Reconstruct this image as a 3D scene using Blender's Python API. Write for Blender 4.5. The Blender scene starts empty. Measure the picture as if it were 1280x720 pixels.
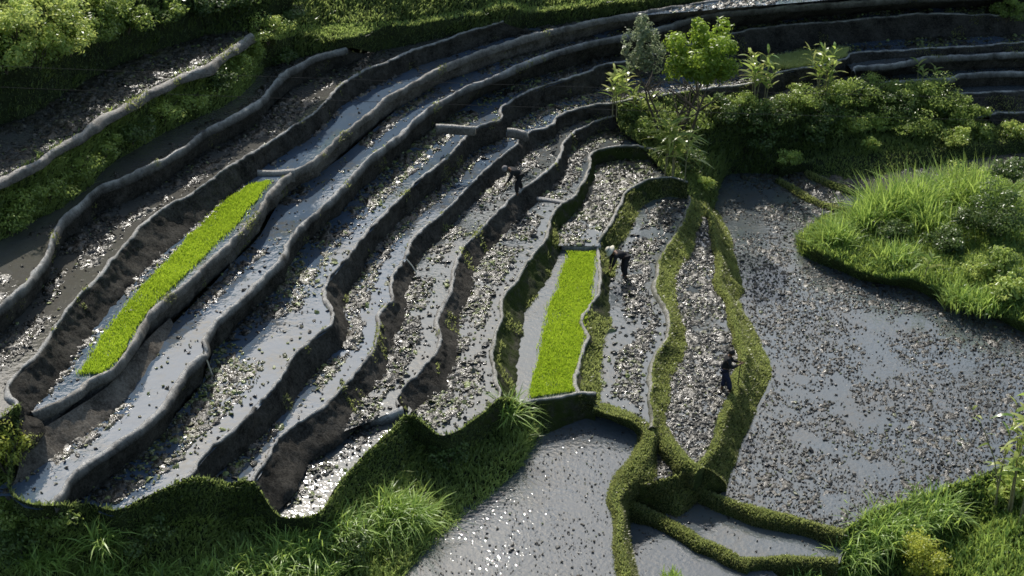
import bpy, bmesh, math, random
import numpy as np
from mathutils import Vector, Matrix
from mathutils.bvhtree import BVHTree
from mathutils.geometry import tessellate_polygon
from mathutils.kdtree import KDTree

rng = np.random.default_rng(7)
random.seed(7)
scene = bpy.context.scene
COL = scene.collection

# ------------------------------------------------------------------ camera
CAM_H, PITCH, FPX = 33.0, math.radians(28.0), 2000.0
cd = bpy.data.cameras.new('camera'); cam = bpy.data.objects.new('camera', cd); COL.objects.link(cam)
cam.location = (0, 0, CAM_H); cam.rotation_euler = (math.radians(90) - PITCH, 0, 0)
cd.sensor_width = 36; cd.lens = FPX / 1280 * 36; cd.clip_end = 6000; cd.clip_start = .5
scene.camera = cam
FWD = np.array([0, math.cos(PITCH), -math.sin(PITCH)]); UP = np.array([0, math.sin(PITCH), math.cos(PITCH)])
def ray(x, y):
    return FWD + np.array([(x - 640) / FPX, 0, 0]) + UP * ((360 - y) / FPX)
def P(x, y, z):
    """survey point: where a sight line meets the level z"""
    d = ray(x, y); t = (z - CAM_H) / d[2]
    return np.array([0, 0, CAM_H]) + d * t
def PL(pts, z):
    return np.array([P(p[0], p[1], p[2] if len(p) > 2 else z) for p in pts])

# ------------------------------------------------------------------ light
SUN_AZ, SUN_EL = math.radians(-12), math.radians(43)      # azimuth from +Y towards +X
sv = Vector((math.sin(SUN_AZ) * math.cos(SUN_EL), math.cos(SUN_AZ) * math.cos(SUN_EL), math.sin(SUN_EL)))
sl = bpy.data.lights.new('sun', 'SUN'); sun = bpy.data.objects.new('sun', sl); COL.objects.link(sun)
sl.energy = 5.0; sl.angle = math.radians(.53); sl.color = (1, .95, .87)
sun.rotation_euler = sv.to_track_quat('Z', 'Y').to_euler(); sun.location = (-60, 60, 90)
w = bpy.data.worlds.new('World'); scene.world = w; w.use_nodes = True
nt = w.node_tree; nt.nodes.clear()
sky = nt.nodes.new('ShaderNodeTexSky'); sky.sky_type = 'NISHITA'; sky.sun_disc = False
sky.sun_elevation = SUN_EL; sky.sun_rotation = SUN_AZ; sky.dust_density = 1.8
bg = nt.nodes.new('ShaderNodeBackground'); bg.inputs[1].default_value = .15
wo = nt.nodes.new('ShaderNodeOutputWorld')
hs = nt.nodes.new('ShaderNodeHueSaturation'); hs.inputs['Saturation'].default_value = 1.0
nt.links.new(sky.outputs[0], hs.inputs['Color']); mx = nt.nodes.new('ShaderNodeMix'); mx.data_type = 'RGBA'; mx.blend_type = 'MULTIPLY'; mx.inputs[0].default_value = 1; mx.inputs[7].default_value = (.97, 1, .95, 1)
nt.links.new(hs.outputs[0], mx.inputs[6]); nt.links.new(mx.outputs[2], bg.inputs[0]); nt.links.new(bg.outputs[0], wo.inputs[0])
scene.view_settings.view_transform = 'Standard'; scene.view_settings.look = 'None'
scene.view_settings.exposure = 0; scene.view_settings.gamma = 1
scene.cycles.filter_width = 1.6
scene.cycles.max_bounces = 6

# ------------------------------------------------------------------ materials
class NB:
    def __init__(s, name):
        s.m = bpy.data.materials.new(name); s.m.use_nodes = True
        s.t = s.m.node_tree; s.t.nodes.clear()
        s.out = s.n('ShaderNodeOutputMaterial')
    def n(s, t, **k):
        o = s.t.nodes.new(t)
        for a, v in k.items(): setattr(o, a, v)
        return o
    def l(s, a, b): s.t.links.new(a, b)
    def pos(s):
        return s.n('ShaderNodeNewGeometry').outputs['Position']
    def noise(s, scale, detail=3, rough=.55, vec=None):
        o = s.n('ShaderNodeTexNoise'); o.inputs['Scale'].default_value = scale
        o.inputs['Detail'].default_value = detail; o.inputs['Roughness'].default_value = rough
        s.l(vec if vec is not None else s.pos(), o.inputs['Vector']); return o.outputs['Fac']
    def ramp(s, fac, stops):
        o = s.n('ShaderNodeValToRGB'); e = o.color_ramp.elements
        while len(e) < len(stops): e.new(.5)
        for i, (p, c) in enumerate(stops):
            e[i].position = p; e[i].color = (*c, 1) if len(c) == 3 else c
        s.l(fac, o.inputs[0]); return o.outputs[0]
    def mix(s, fac, a, b, typ='MIX'):
        o = s.n('ShaderNodeMix', data_type='RGBA', blend_type=typ)
        if isinstance(fac, (int, float)): o.inputs[0].default_value = fac
        else: s.l(fac, o.inputs[0])
        for sock, v in ((o.inputs[6], a), (o.inputs[7], b)):
            if isinstance(v, tuple): sock.default_value = (*v, 1)
            else: s.l(v, sock)
        return o.outputs[2]
    def mth(s, op, a, b=None):
        o = s.n('ShaderNodeMath', operation=op)
        for sock, v in ((o.inputs[0], a), (o.inputs[1], b)):
            if v is None: continue
            if isinstance(v, (int, float)): sock.default_value = v
            else: s.l(v, sock)
        return o.outputs[0]
    def attr(s, name):
        o = s.n('ShaderNodeAttribute'); o.attribute_name = name; return o.outputs['Fac']
    def bump(s, h, strength, dist):
        o = s.n('ShaderNodeBump'); o.inputs['Strength'].default_value = strength; o.inputs['Distance'].default_value = dist
        s.l(h, o.inputs['Height']); return o.outputs[0]
    def princ(s, col, rough=.6, spec=.5, normal=None, ior=None):
        o = s.n('ShaderNodeBsdfPrincipled')
        if isinstance(col, tuple): o.inputs['Base Color'].default_value = (*col, 1)
        else: s.l(col, o.inputs['Base Color'])
        if isinstance(rough, (int, float)): o.inputs['Roughness'].default_value = rough
        else: s.l(rough, o.inputs['Roughness'])
        o.inputs['Specular IOR Level'].default_value = spec
        if ior: o.inputs['IOR'].default_value = ior
        if normal is not None: s.l(normal, o.inputs['Normal'])
        return o
    def done(s, sh):
        s.l(sh.outputs[0] if hasattr(sh, 'outputs') else sh, s.out.inputs[0]); return s.m

def mat_mud(name, dark, light, rimcol, grass=0.0):
    b = NB(name)
    a = b.noise(1.1, 4); f = b.noise(5.5, 6, .8); g = b.noise(12, 5, .8)
    v = b.mth('ADD', b.mth('MULTIPLY', a, .3), b.mth('ADD', b.mth('MULTIPLY', f, .3), b.mth('MULTIPLY', g, .4)))
    c = b.ramp(v, [(.42, dark), (.515, tuple((p + q) * .5 for p, q in zip(dark, light))), (.60, light)])
    if grass:
        m = b.ramp(b.noise(1.6, 5, .65), [(.62 - grass * .35, (0, 0, 0)), (.74 - grass * .3, (1, 1, 1))])
        c = b.mix(m, c, (.045, .06, .016))
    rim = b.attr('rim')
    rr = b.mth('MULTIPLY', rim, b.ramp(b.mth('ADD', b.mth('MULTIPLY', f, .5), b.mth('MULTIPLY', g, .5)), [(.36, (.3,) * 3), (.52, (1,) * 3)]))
    c = b.mix(rr, c, rimcol)  # pale rim mud, brightened further to paint sunlight on the wall tops
    c = b.mix(b.mth('MULTIPLY', b.attr('wet'), .3), c, (.018, .016, .013))
    h = b.mth('ADD', b.mth('MULTIPLY', f, 1.0), b.mth('MULTIPLY', g, .6))
    p = b.princ(c, .75, .12, b.bump(h, 1.0, .13))
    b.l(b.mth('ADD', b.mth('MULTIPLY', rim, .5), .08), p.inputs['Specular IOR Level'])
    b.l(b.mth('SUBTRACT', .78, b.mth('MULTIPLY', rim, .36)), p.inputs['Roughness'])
    return b.done(p)

def mat_water(name, deep, silt, rough=.07, bump=.35, spec=1.0, mudmix=.5, ripple=8.0, ior=1.9, calm=.15, mudb=1.2, dist=.06, mr=.05):
    b = NB(name)
    sm = b.ramp(b.noise(.35, 5, .6), [(.62 - mudmix * .35, (0,) * 3), (.78 - mudmix * .35, (1,) * 3)])
    fine = b.noise(5, 5, .65)
    m2 = b.mth('MULTIPLY', sm, b.ramp(fine, [(.38, (.1,) * 3), (.6, (1,) * 3)]))
    c = b.mix(m2, deep, silt)
    rp = b.noise(ripple, 2, .5); hi = b.noise(ripple * 3.5, 3, .6)
    pat = b.ramp(b.noise(.28, 3, .6), [(.42, (calm,) * 3), (.62, (1,) * 3)])
    hw = b.mth('MULTIPLY', b.mth('ADD', b.mth('MULTIPLY', rp, .5), b.mth('MULTIPLY', hi, .2)), pat)
    if mudb < 0: hw = b.mth('MULTIPLY', rp, b.mth('MULTIPLY', pat, .5))
    hm = b.mth('MULTIPLY', b.noise(13, 5, .75), b.mth('MULTIPLY', m2, max(mudb, 0)))
    ro = b.mth('ADD', b.mth('MULTIPLY', m2, mr), rough)
    return b.done(b.princ(c, ro, spec, b.bump(b.mth('ADD', hw, hm), bump, dist), ior=ior))

def mat_leaf(name, c0, c1, trans=.4, gloss=.08, rough=.35, tc=None):
    b = NB(name)
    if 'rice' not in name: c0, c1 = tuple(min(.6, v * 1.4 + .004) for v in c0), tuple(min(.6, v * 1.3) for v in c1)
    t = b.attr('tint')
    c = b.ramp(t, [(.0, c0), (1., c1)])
    p = b.princ(c, .5, .35)
    p.inputs['Roughness'].default_value = rough
    tr = b.n('ShaderNodeBsdfTranslucent')
    cc = b.mix(.6, c, tc if tc else tuple(min(1, v * 2.2) for v in c1)); b.l(cc, tr.inputs[0])
    m = b.n('ShaderNodeMixShader'); m.inputs[0].default_value = trans
    b.l(p.outputs[0], m.inputs[1]); b.l(tr.outputs[0], m.inputs[2])
    return b.done(m)

def mat_ground(name, c0, c1, c2):
    b = NB(name)
    f = b.noise(2.2, 6, .65)
    c = b.ramp(f, [(.3, c0), (.52, c1), (.72, c2)])
    return b.done(b.princ(c, .85, .2, b.bump(b.noise(6, 6, .7), .9, .15)))

def mat_plain(name, col, rough=.8, var=.3, scale=9):
    b = NB(name)
    c = b.ramp(b.noise(scale, 4), [(.3, tuple(v * (1 - var) for v in col)), (.7, tuple(min(1, v * (1 + var)) for v in col))])
    return b.done(b.princ(c, rough, .3))

M = {}
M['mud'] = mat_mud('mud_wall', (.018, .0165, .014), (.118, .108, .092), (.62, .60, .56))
M['mud_pale'] = mat_mud('dry_mud_wall', (.055, .048, .04), (.27, .24, .20), (.58, .54, .48))
M['mud_moss'] = mat_mud('mossy_mud_wall', (.026, .026, .016), (.135, .13, .09), (.60, .57, .52), grass=.75)
M['turf'] = mat_ground('turf', (.018, .025, .008), (.045, .062, .015), (.085, .11, .022))
M['turf_dark'] = mat_ground('bank_soil', (.014, .017, .008), (.03, .042, .014), (.055, .075, .02))
M['soil'] = mat_ground('hill_ground', (.02, .02, .01), (.035, .045, .015), (.05, .07, .02))
M['water_blue'] = mat_water('paddy_water_clear', (.075, .108, .152), (.095, .098, .095), .045, .45, .5, .45, mudb=-1, ior=1.75, dist=.09, ripple=4.5, calm=.25, mr=.0)
M['water_grey'] = mat_water('paddy_water_silty', (.085, .10, .108), (.10, .098, .088), .06, .5, .5, .55, mudb=-1, ior=1.85, dist=.1, ripple=5.5, calm=.4, mr=.03)
M['water_brown'] = mat_water('paddy_water_brown', (.10, .096, .085), (.09, .084, .07), .05, .4, .5, .6, ior=1.85, mudb=-1, dist=.10, ripple=6, calm=.7, mr=.02)
M['water_ripple'] = mat_water('paddy_water_rippled', (.085, .098, .11), (.085, .085, .08), .035, 1.0, .5, .3, 6.5, calm=.3, dist=.05, mudb=-1, ior=1.75, mr=.02)
b = NB('wet_mud_clods')
t = b.attr('tint')
cc = b.ramp(t, [(0, (.016, .014, .010)), (.5, (.066, .059, .043)), (.72, (.085, .08, .037)), (.95, (.20, .235, .07))])
M['clod'] = b.done(b.princ(cc, b.ramp(b.noise(4, 3), [(.38, (.17,) * 3), (.62, (.46,) * 3)]), .55, b.bump(b.noise(9, 3, .6), .7, .08), ior=1.5))
b = NB('dull_mud_clods')
cc = b.ramp(b.attr('tint'), [(0, (.016, .014, .011)), (.5, (.058, .051, .038)), (.72, (.072, .067, .04)), (.95, (.13, .15, .06))])
M['clod_dull'] = b.done(b.princ(cc, b.ramp(b.noise(4, 3), [(.4, (.28,) * 3), (.62, (.6,) * 3)]), .5, b.bump(b.noise(9, 3, .6), .6, .08)))
M['leaf_bank'] = mat_leaf('bank_grass_blades', (.045, .064, .024), (.25, .31, .09), .38)
M['leaf_moss'] = mat_leaf('bund_grass_blades', (.085, .08, .035), (.28, .32, .10), .35)
M['leaf_tall'] = mat_leaf('tall_grass_blades', (.06, .11, .034), (.33, .46, .12), .48, tc=(.5, .62, .12))
M['leaf_lime'] = mat_leaf('rice_seedling_blades', (.21, .35, .03), (.48, .62, .07), .5, tc=(.62, .78, .05))
M['leaf_pale_rice'] = mat_leaf('young_rice_blades', (.40, .45, .14), (.62, .68, .26), .4)
M['leaf_shrub'] = mat_leaf('shrub_leaves', (.04, .07, .018), (.23, .29, .07), .4, rough=.3)
M['leaf_bright'] = mat_leaf('bright_shrub_leaves', (.07, .115, .03), (.32, .40, .10), .42, rough=.28)
M['leaf_dark'] = mat_leaf('dark_bush_leaves', (.018, .034, .011), (.10, .145, .038), .3)
M['leaf_yellow'] = mat_leaf('yellow_green_leaves', (0.078, 0.104, 0.016), (0.351, 0.377, 0.065), .42)
M['leaf_grey'] = mat_leaf('grey_green_leaves', (0.065, 0.085, 0.052), (0.195, 0.227, 0.130), .38)
M['leaf_tree'] = mat_leaf('tree_leaves', (0.032, 0.064, 0.010), (0.208, 0.281, 0.036), .42)
M['leaf_stalk'] = mat_leaf('broad_leaves', (0.098, 0.182, 0.036), (0.484, 0.600, 0.152), .48, rough=.25, tc=(.45, .6, .12))
M['bark'] = mat_plain('bark', (.09, .075, .055))
M['stalk'] = mat_plain('pale_stalk', (.22, .2, .11))
M['skin'] = mat_plain('skin', (.16, .085, .05), .5, .1)
M['cloth_dark'] = mat_plain('dark_cloth', (.018, .018, .02), .9)
M['cloth_blue'] = mat_plain('navy_cloth', (.02, .024, .05), .9)
M['cloth_grey'] = mat_plain('grey_cloth', (.2, .19, .19), .9)
M['hair'] = mat_plain('hair', (.012, .01, .009), .5)
M['straw'] = mat_plain('straw', (.6, .56, .46), .8, .15, 40)
M['wood'] = mat_plain('tool_wood', (.06, .045, .03), .7)
M['iron'] = mat_plain('tool_iron', (.05, .05, .055), .4)
M['cable'] = mat_plain('cable_rubber', (.03, .03, .03), .95, .05)

# ------------------------------------------------------------------ helpers
def vnoise(p, scale, seed=0):
    q = p * scale + seed * 17.31
    i = np.floor(q).astype(np.int64); f = q - i; f = f * f * (3 - 2 * f)
    def h(a, b_, c):
        n = (a * 374761393 + b_ * 668265263 + c * 2147483647 + seed * 974711) & 0xffffffff
        n = ((n ^ (n >> 13)) * 1274126177) & 0xffffffff
        return ((n ^ (n >> 16)) & 0xffff) / 32767.5 - 1
    r = 0
    for dx in (0, 1):
        for dy in (0, 1):
            for dz in (0, 1):
                wgt = (f[:, 0] if dx else 1 - f[:, 0]) * (f[:, 1] if dy else 1 - f[:, 1]) * (f[:, 2] if dz else 1 - f[:, 2])
                r = r + wgt * h(i[:, 0] + dx, i[:, 1] + dy, i[:, 2] + dz)
    return r

def mk(name, V, F, mat, parent=None, smooth=True, attrs=None):
    """F: array (n,k) or list of such arrays"""
    me = bpy.data.meshes.new(name)
    V = np.asarray(V, dtype=np.float32)
    Fs = F if isinstance(F, list) else [F]
    Fs = [np.asarray(f, dtype=np.int32) for f in Fs if len(f)]
    me.vertices.add(len(V)); me.vertices.foreach_set('co', V.ravel())
    loops = np.concatenate([f.ravel() for f in Fs])
    sizes = np.concatenate([np.full(len(f), f.shape[1], dtype=np.int32) for f in Fs])
    starts = np.concatenate([[0], np.cumsum(sizes)[:-1]]).astype(np.int32)
    me.loops.add(len(loops)); me.loops.foreach_set('vertex_index', loops)
    me.polygons.add(len(sizes)); me.polygons.foreach_set('loop_start', starts)
    me.update(calc_edges=True)
    me.polygons.foreach_set('use_smooth', np.full(len(sizes), smooth, dtype=bool))
    for k, a in (attrs or {}).items():
        at = me.attributes.new(k, 'FLOAT', 'POINT'); at.data.foreach_set('value', np.asarray(a, dtype=np.float32))
    me.materials.append(M[mat] if isinstance(mat, str) else mat)
    me.validate(); me.update()
    o = bpy.data.objects.new(name, me); COL.objects.link(o)
    if parent: o.parent = parent
    return o
def tag(o, label=None, cat=None, group=None, kind=None):
    if label: o['label'] = label
    if cat: o['category'] = cat
    if group: o['group'] = group
    if kind: o['kind'] = kind
    return o
def empty(name, loc, rz=0):
    o = bpy.data.objects.new(name, None); COL.objects.link(o); o.location = tuple(loc); o.rotation_euler = (0, 0, rz)
    o.empty_display_size = .2
    return o

def smooth_line(pts, step):
    """Catmull-Rom through pts (n,3), resampled at about step"""
    p = np.vstack([2 * pts[0] - pts[1], pts, 2 * pts[-1] - pts[-2]])
    out = []
    for i in range(1, len(p) - 2):
        p0, p1, p2, p3 = p[i - 1], p[i], p[i + 1], p[i + 2]
        d1 = max(np.linalg.norm(p2 - p1), 1e-4) ** .5; d0 = max(np.linalg.norm(p1 - p0), 1e-4) ** .5; d2 = max(np.linalg.norm(p3 - p2), 1e-4) ** .5
        m1 = (p2 - p1) + d1 * ((p1 - p0) / d0 - (p2 - p0) / (d0 + d1)) if True else 0
        m2 = (p2 - p1) + d1 * ((p3 - p2) / d2 - (p3 - p1) / (d1 + d2))
        t = np.linspace(0, 1, 13)[:-1, None]
        out.append((2 * t**3 - 3 * t**2 + 1) * p1 + (t**3 - 2 * t**2 + t) * m1 + (-2 * t**3 + 3 * t**2) * p2 + (t**3 - t**2) * m2)
    out.append(pts[-1:]); q = np.vstack(out)
    return resample(q, step=step)
def resample(q, step=None, n=None):
    s = np.concatenate([[0], np.cumsum(np.linalg.norm(np.diff(q, axis=0), axis=1))])
    if n is None: n = max(3, int(s[-1] / step) + 1)
    t = np.linspace(0, s[-1], n)
    return np.stack([np.interp(t, s, q[:, k]) for k in range(3)], 1)
def gsm(a, k):
    if k < 1: return a
    ker = np.exp(-.5 * (np.arange(-2 * k, 2 * k + 1) / k) ** 2); ker /= ker.sum()
    return np.convolve(np.pad(a, 2 * k, mode='edge'), ker, 'valid')
def grid_faces(r, c):
    i = np.arange(r * c).reshape(r, c)
    return np.stack([i[:-1, :-1].ravel(), i[:-1, 1:].ravel(), i[1:, 1:].ravel(), i[1:, :-1].ravel()], 1)

CLOUD = []          # known surface points, for the ground sheet
TERR = []           # (verts, quads) of solid surfaces, to stand plants on
POLYS = []          # (xy polygon, z)

def mesh_normals(V, F):
    a, b_, c = V[F[:, 0]], V[F[:, 1]], V[F[:, 2]]
    n = np.cross(b_ - a, c - a); d = V[F[:, 3]] if F.shape[1] == 4 else c
    ar = .5 * np.linalg.norm(np.cross(b_ - a, c - a), axis=1) + (.5 * np.linalg.norm(np.cross(c - a, d - a), axis=1) if F.shape[1] == 4 else 0)
    n /= np.linalg.norm(n, axis=1, keepdims=True) + 1e-9
    n[n[:, 2] < 0] *= -1
    return n, ar
def scatter(V, F, dens, fn=None):
    n, ar = mesh_normals(V, F)
    cnt = int(ar.sum() * dens)
    k = rng.choice(len(F), size=cnt, p=ar / ar.sum())
    u, v = rng.random(cnt)[:, None], rng.random(cnt)[:, None]
    a, b_, c, d = (V[F[k, j]] for j in range(4))
    p = (a * (1 - u) + b_ * u) * (1 - v) + (d * (1 - u) + c * u) * v
    nn = n[k]
    if fn is not None:
        m = rng.random(cnt) < fn(p); p, nn = p[m], nn[m]
    return p, nn

def wall(label, rim_px, foot_px, zt, zb, mat='mud', rw=.16, rh=.13, grass=None, group='terrace walls', step=.1, amp=1.0, name='terrace_wall', wet=1.0, rimlight=1.0, notches=()):
    rim = smooth_line(PL(rim_px, zt + rh) if len(rim_px[0]) == 2 else PL([(p[0], p[1], (p[2] if len(p) > 2 else zt) + rh) for p in rim_px], 0), step)
    foot = smooth_line(PL(foot_px, zb), step)
    N = len(rim)
    d = ((rim[:, None, :2] - foot[None, :, :2]) ** 2).sum(2)
    t = d.argmin(1) / (len(foot) - 1.0)
    ends = np.linspace(0, 1, N)
    wgt = np.clip(1 - np.minimum(np.arange(N), N - 1 - np.arange(N)) / max(4, N * .06), 0, 1)
    t = t * (1 - wgt) + np.where(ends < .5, 0, 1) * wgt
    t = np.maximum.accumulate(t); t = gsm(t, max(1, int(.5 / step)))
    x = t * (len(foot) - 1); i0 = np.clip(np.floor(x).astype(int), 0, len(foot) - 2); fr = (x - i0)[:, None]
    ft = foot[i0] * (1 - fr) + foot[i0 + 1] * fr
    tg = np.gradient(rim, axis=0); tg[:, 2] = 0; tg /= np.linalg.norm(tg, axis=1, keepdims=True) + 1e-9
    nr = np.stack([tg[:, 1], -tg[:, 0], 0 * tg[:, 0]], 1)
    if ((ft - rim) * nr).sum(1).mean() < 0: nr = -nr           # nr: outwards (downhill)
    for k in range(3): nr[:, k] = gsm(nr[:, k], 3)
    # keep the face leaning back a little
    off = ((ft - rim) * nr).sum(1); fix = np.maximum(.06 - off, 0); ft = ft + nr * fix[:, None]
    wv = rw * (1 + .35 * vnoise(rim, .5, 3) + .3 * vnoise(rim, 1.9, 4))
    rz = .05 * vnoise(rim, .7, 5) + .03 * vnoise(rim, 2.7, 6)
    for nx, ny in notches:
        c_ = P(nx, ny, zt + rh); rz = rz - .17 * np.exp(-(np.linalg.norm(rim[:, :2] - c_[:2], axis=1) / .16) ** 4)
    rows, rimw, wetw = [], [], []
    def add(p, r, wt): rows.append(p); rimw.append(np.full(N, r)); wetw.append(np.full(N, wt))
    zz = np.array([0, 0, 1.0])
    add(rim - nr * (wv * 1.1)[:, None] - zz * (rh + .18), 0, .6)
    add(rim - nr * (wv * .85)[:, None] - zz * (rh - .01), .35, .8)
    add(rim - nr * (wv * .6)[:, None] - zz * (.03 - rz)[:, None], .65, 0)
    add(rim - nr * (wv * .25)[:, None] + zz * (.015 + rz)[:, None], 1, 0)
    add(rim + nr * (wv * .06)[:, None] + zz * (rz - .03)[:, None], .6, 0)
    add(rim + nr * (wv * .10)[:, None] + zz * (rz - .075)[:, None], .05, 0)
    nf = 9
    for k in range(1, nf + 1):
        u = k / nf
        uh = .62 * u + .38 * u ** 2.6; a0 = rim + nr * (wv * .1)[:, None] - zz * .06; a1 = ft + nr * .03
        p = a0 * (1 - u) + a1 * u; p[:, :2] = a0[:, :2] * (1 - uh) + a1[:, :2] * uh
        add(p, 0, wet * max(0, u - .72) * 2.5)
    add(ft + nr * .16 - zz * .22, 0, wet)
    V = np.stack(rows).reshape(-1, 3)
    nrm = np.tile(nr, (len(rows), 1))
    a = .06 * vnoise(V, 1.3, 11) + .06 * vnoise(V, 3.4, 12) + .05 * vnoise(V, 7.5, 13)
    scale = np.repeat([0.2, .4, .5, .5, .6, .7] + [1.0] * nf + [.6], N)
    V = V + nrm * (a * scale * amp)[:, None] + zz * ((.03 * vnoise(V, 2.4, 15) + .016 * vnoise(V, 6.1, 16)) * np.maximum(scale, .8))[:, None]
    F = grid_faces(len(rows), N)
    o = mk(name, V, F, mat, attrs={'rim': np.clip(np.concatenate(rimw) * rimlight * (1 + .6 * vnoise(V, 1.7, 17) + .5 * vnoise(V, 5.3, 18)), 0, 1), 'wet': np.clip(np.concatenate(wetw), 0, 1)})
    tag(o, label, 'terrace wall' if name == 'terrace_wall' else 'bund', group)
    CLOUD.append(V[N * 2:N * 3:6]); CLOUD.append(ft[::6]); TERR.append((V, F))
    if grass:
        blades_on(o, V, F, **grass)
    else:
        blades_on(o, V, F, dens=150, h=.1, thr=.55, mat='leaf_moss', lean=.7, tint=(0, .9))
    return o

def short_blades(p, nn, h, mat, name, parent=None, hv=.5, lean=.5, width=.022, tint=(0, 1), seg2=True, kindstuff=True, patch=.6, slope=True):
    n = len(p)
    H = h * (1 - hv + 2 * hv * rng.random(n)) * (1 + .35 * vnoise(p, .9, 31))
    ang = rng.random(n) * 2 * math.pi
    side = np.stack([np.cos(ang), np.sin(ang), 0 * ang], 1)
    l = rng.normal(0, lean, (n, 3)); l[:, 2] = 0
    up = nn * .35 + np.array([0, 0, .85]) + l * .6
    up /= np.linalg.norm(up, axis=1, keepdims=True)
    wd = (width * (.6 + .8 * rng.random(n)))[:, None]
    droop = l * .35 + np.array([0, 0, -.12])
    tp = p + up * H[:, None] + droop * H[:, None]
    md = p + up * (H * .55)[:, None]
    tt = np.clip(.5 + .5 * patch * (vnoise(p, .55, 33) + .6 * vnoise(p, 2.1, 34)) + rng.normal(0, .18, n), 0, 1)
    tt = tint[0] + (tint[1] - tint[0]) * tt
    if slope: tt = tt * np.clip(nn[:, 2] * 1.7 - .42, .14, 1)  # steep faces get darker blades: shade painted into the tint
    if seg2:
        V = np.stack([p - side * wd, p + side * wd, md - side * wd * .8, md + side * wd * .8, tp], 1).reshape(-1, 3)
        i = np.arange(n)[:, None] * 5
        F = [i + np.array([[0, 1, 3, 2]]), i + np.array([[2, 3, 4]])]
        T = np.clip(np.stack([tt * .35, tt * .35, tt * .8, tt * .8, tt * 1.15], 1).ravel(), 0, 1)  # darker roots paint the shade low in the grass
    else:
        V = np.stack([p - side * wd, p + side * wd, tp], 1).reshape(-1, 3)
        i = np.arange(n)[:, None] * 3
        F = [i + np.array([[0, 1, 2]])]; T = np.repeat(tt, 3)
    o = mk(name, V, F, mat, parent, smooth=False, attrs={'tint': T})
    return o

def blades_on(parent, V, F, dens=260, h=.11, mat='leaf_moss', thr=None, tint=(0, 1), width=.022, lean=.5, name='grass_cover', minu=None):
    fn = (lambda p: (vnoise(p, .8, 21) + .5 * vnoise(p, 2.5, 22) > thr).astype(float)) if thr is not None else None
    if minu is not None:      # only the lower rows of a swept wall
        F = F[int(len(F) * minu):]
    p, nn = scatter(V, F, dens, fn)
    if not len(p): return
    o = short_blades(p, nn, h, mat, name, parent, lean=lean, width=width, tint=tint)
    o['kind'] = 'stuff'
    return o

def loft(name, rows, label=None, cat=None, mat='turf', step=.3, amp=.12, sub=4, kind=None, group=None, cloud=True, nscale=.8):
    """rows: polylines of (px,py,z); a surface through them, with lumps"""
    L = [smooth_line(PL(r, 0), step) for r in rows]
    # same survey station on every row when the rows have equal point counts
    n = max(len(l) for l in L)
    eq = len(set(len(r) for r in rows)) == 1
    if eq and len(rows[0]) > 2:
        R = []
        W = [PL(r, 0) for r in rows]
        seg = np.max([np.linalg.norm(np.diff(w_, axis=0), axis=1) for w_ in W], axis=0)
        cnts = np.maximum(1, (seg / step).astype(int))
        for w_ in W:
            p = np.vstack([2 * w_[0] - w_[1], w_, 2 * w_[-1] - w_[-2]]); o_ = []
            for i in range(1, len(p) - 2):
                t = np.linspace(0, 1, cnts[i - 1] + 1)[:-1, None]
                p0, p1, p2, p3 = p[i - 1:i + 3]; m1 = (p2 - p0) * .5; m2 = (p3 - p1) * .5
                lim = np.linalg.norm(p2 - p1)
                for m_ in (m1, m2):
                    q_ = np.linalg.norm(m_)
                    if q_ > lim: m_ *= lim / q_
                o_.append((2 * t**3 - 3 * t**2 + 1) * p1 + (t**3 - 2 * t**2 + t) * m1 + (-2 * t**3 + 3 * t**2) * p2 + (t**3 - t**2) * m2)
            o_.append(w_[-1:]); R.append(np.vstack(o_))
        L = R
    else:
        L = [resample(l, n=n) for l in L]
    N = len(L[0])
    rr = []
    for a, b_ in zip(L[:-1], L[1:]):
        for k in range(sub): rr.append(a + (b_ - a) * (k / sub))
    rr.append(L[-1])
    G = np.stack(rr); V = G.reshape(-1, 3)
    ed = np.ones(len(rr)); ed[0] = ed[-1] = .25
    e = np.repeat(ed, N)
    V = V + np.stack([.5 * vnoise(V, nscale, 41), .5 * vnoise(V, nscale, 42), vnoise(V, nscale, 43) + .5 * vnoise(V, nscale * 2.7, 44)], 1) * (amp * e)[:, None]
    F = grid_faces(len(rr), N)
    o = mk(name, V, F, mat)
    tag(o, label, cat, group, kind)
    if cloud: CLOUD.append(V[::7])
    TERR.append((V, F))
    return o, V, F

def in_poly(pts, poly):
    x, y = pts[:, 0], pts[:, 1]; ins = np.zeros(len(pts), bool)
    j = len(poly) - 1
    for i in range(len(poly)):
        xi, yi = poly[i][:2]; xj, yj = poly[j][:2]
        c = ((yi > y) != (yj > y)) & (x < (xj - xi) * (y - yi) / (yj - yi + 1e-12) + xi)
        ins ^= c; j = i
    return ins
def seg_dist(pts, line):
    a, b_ = line[:-1, :2], line[1:, :2]; best = np.full(len(pts), 1e9)
    for i in range(len(a)):
        ab = b_[i] - a[i]; t = np.clip(((pts[:, :2] - a[i]) @ ab) / (ab @ ab + 1e-12), 0, 1)
        best = np.minimum(best, np.linalg.norm(pts[:, :2] - a[i] - t[:, None] * ab, axis=1))
    return best

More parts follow.
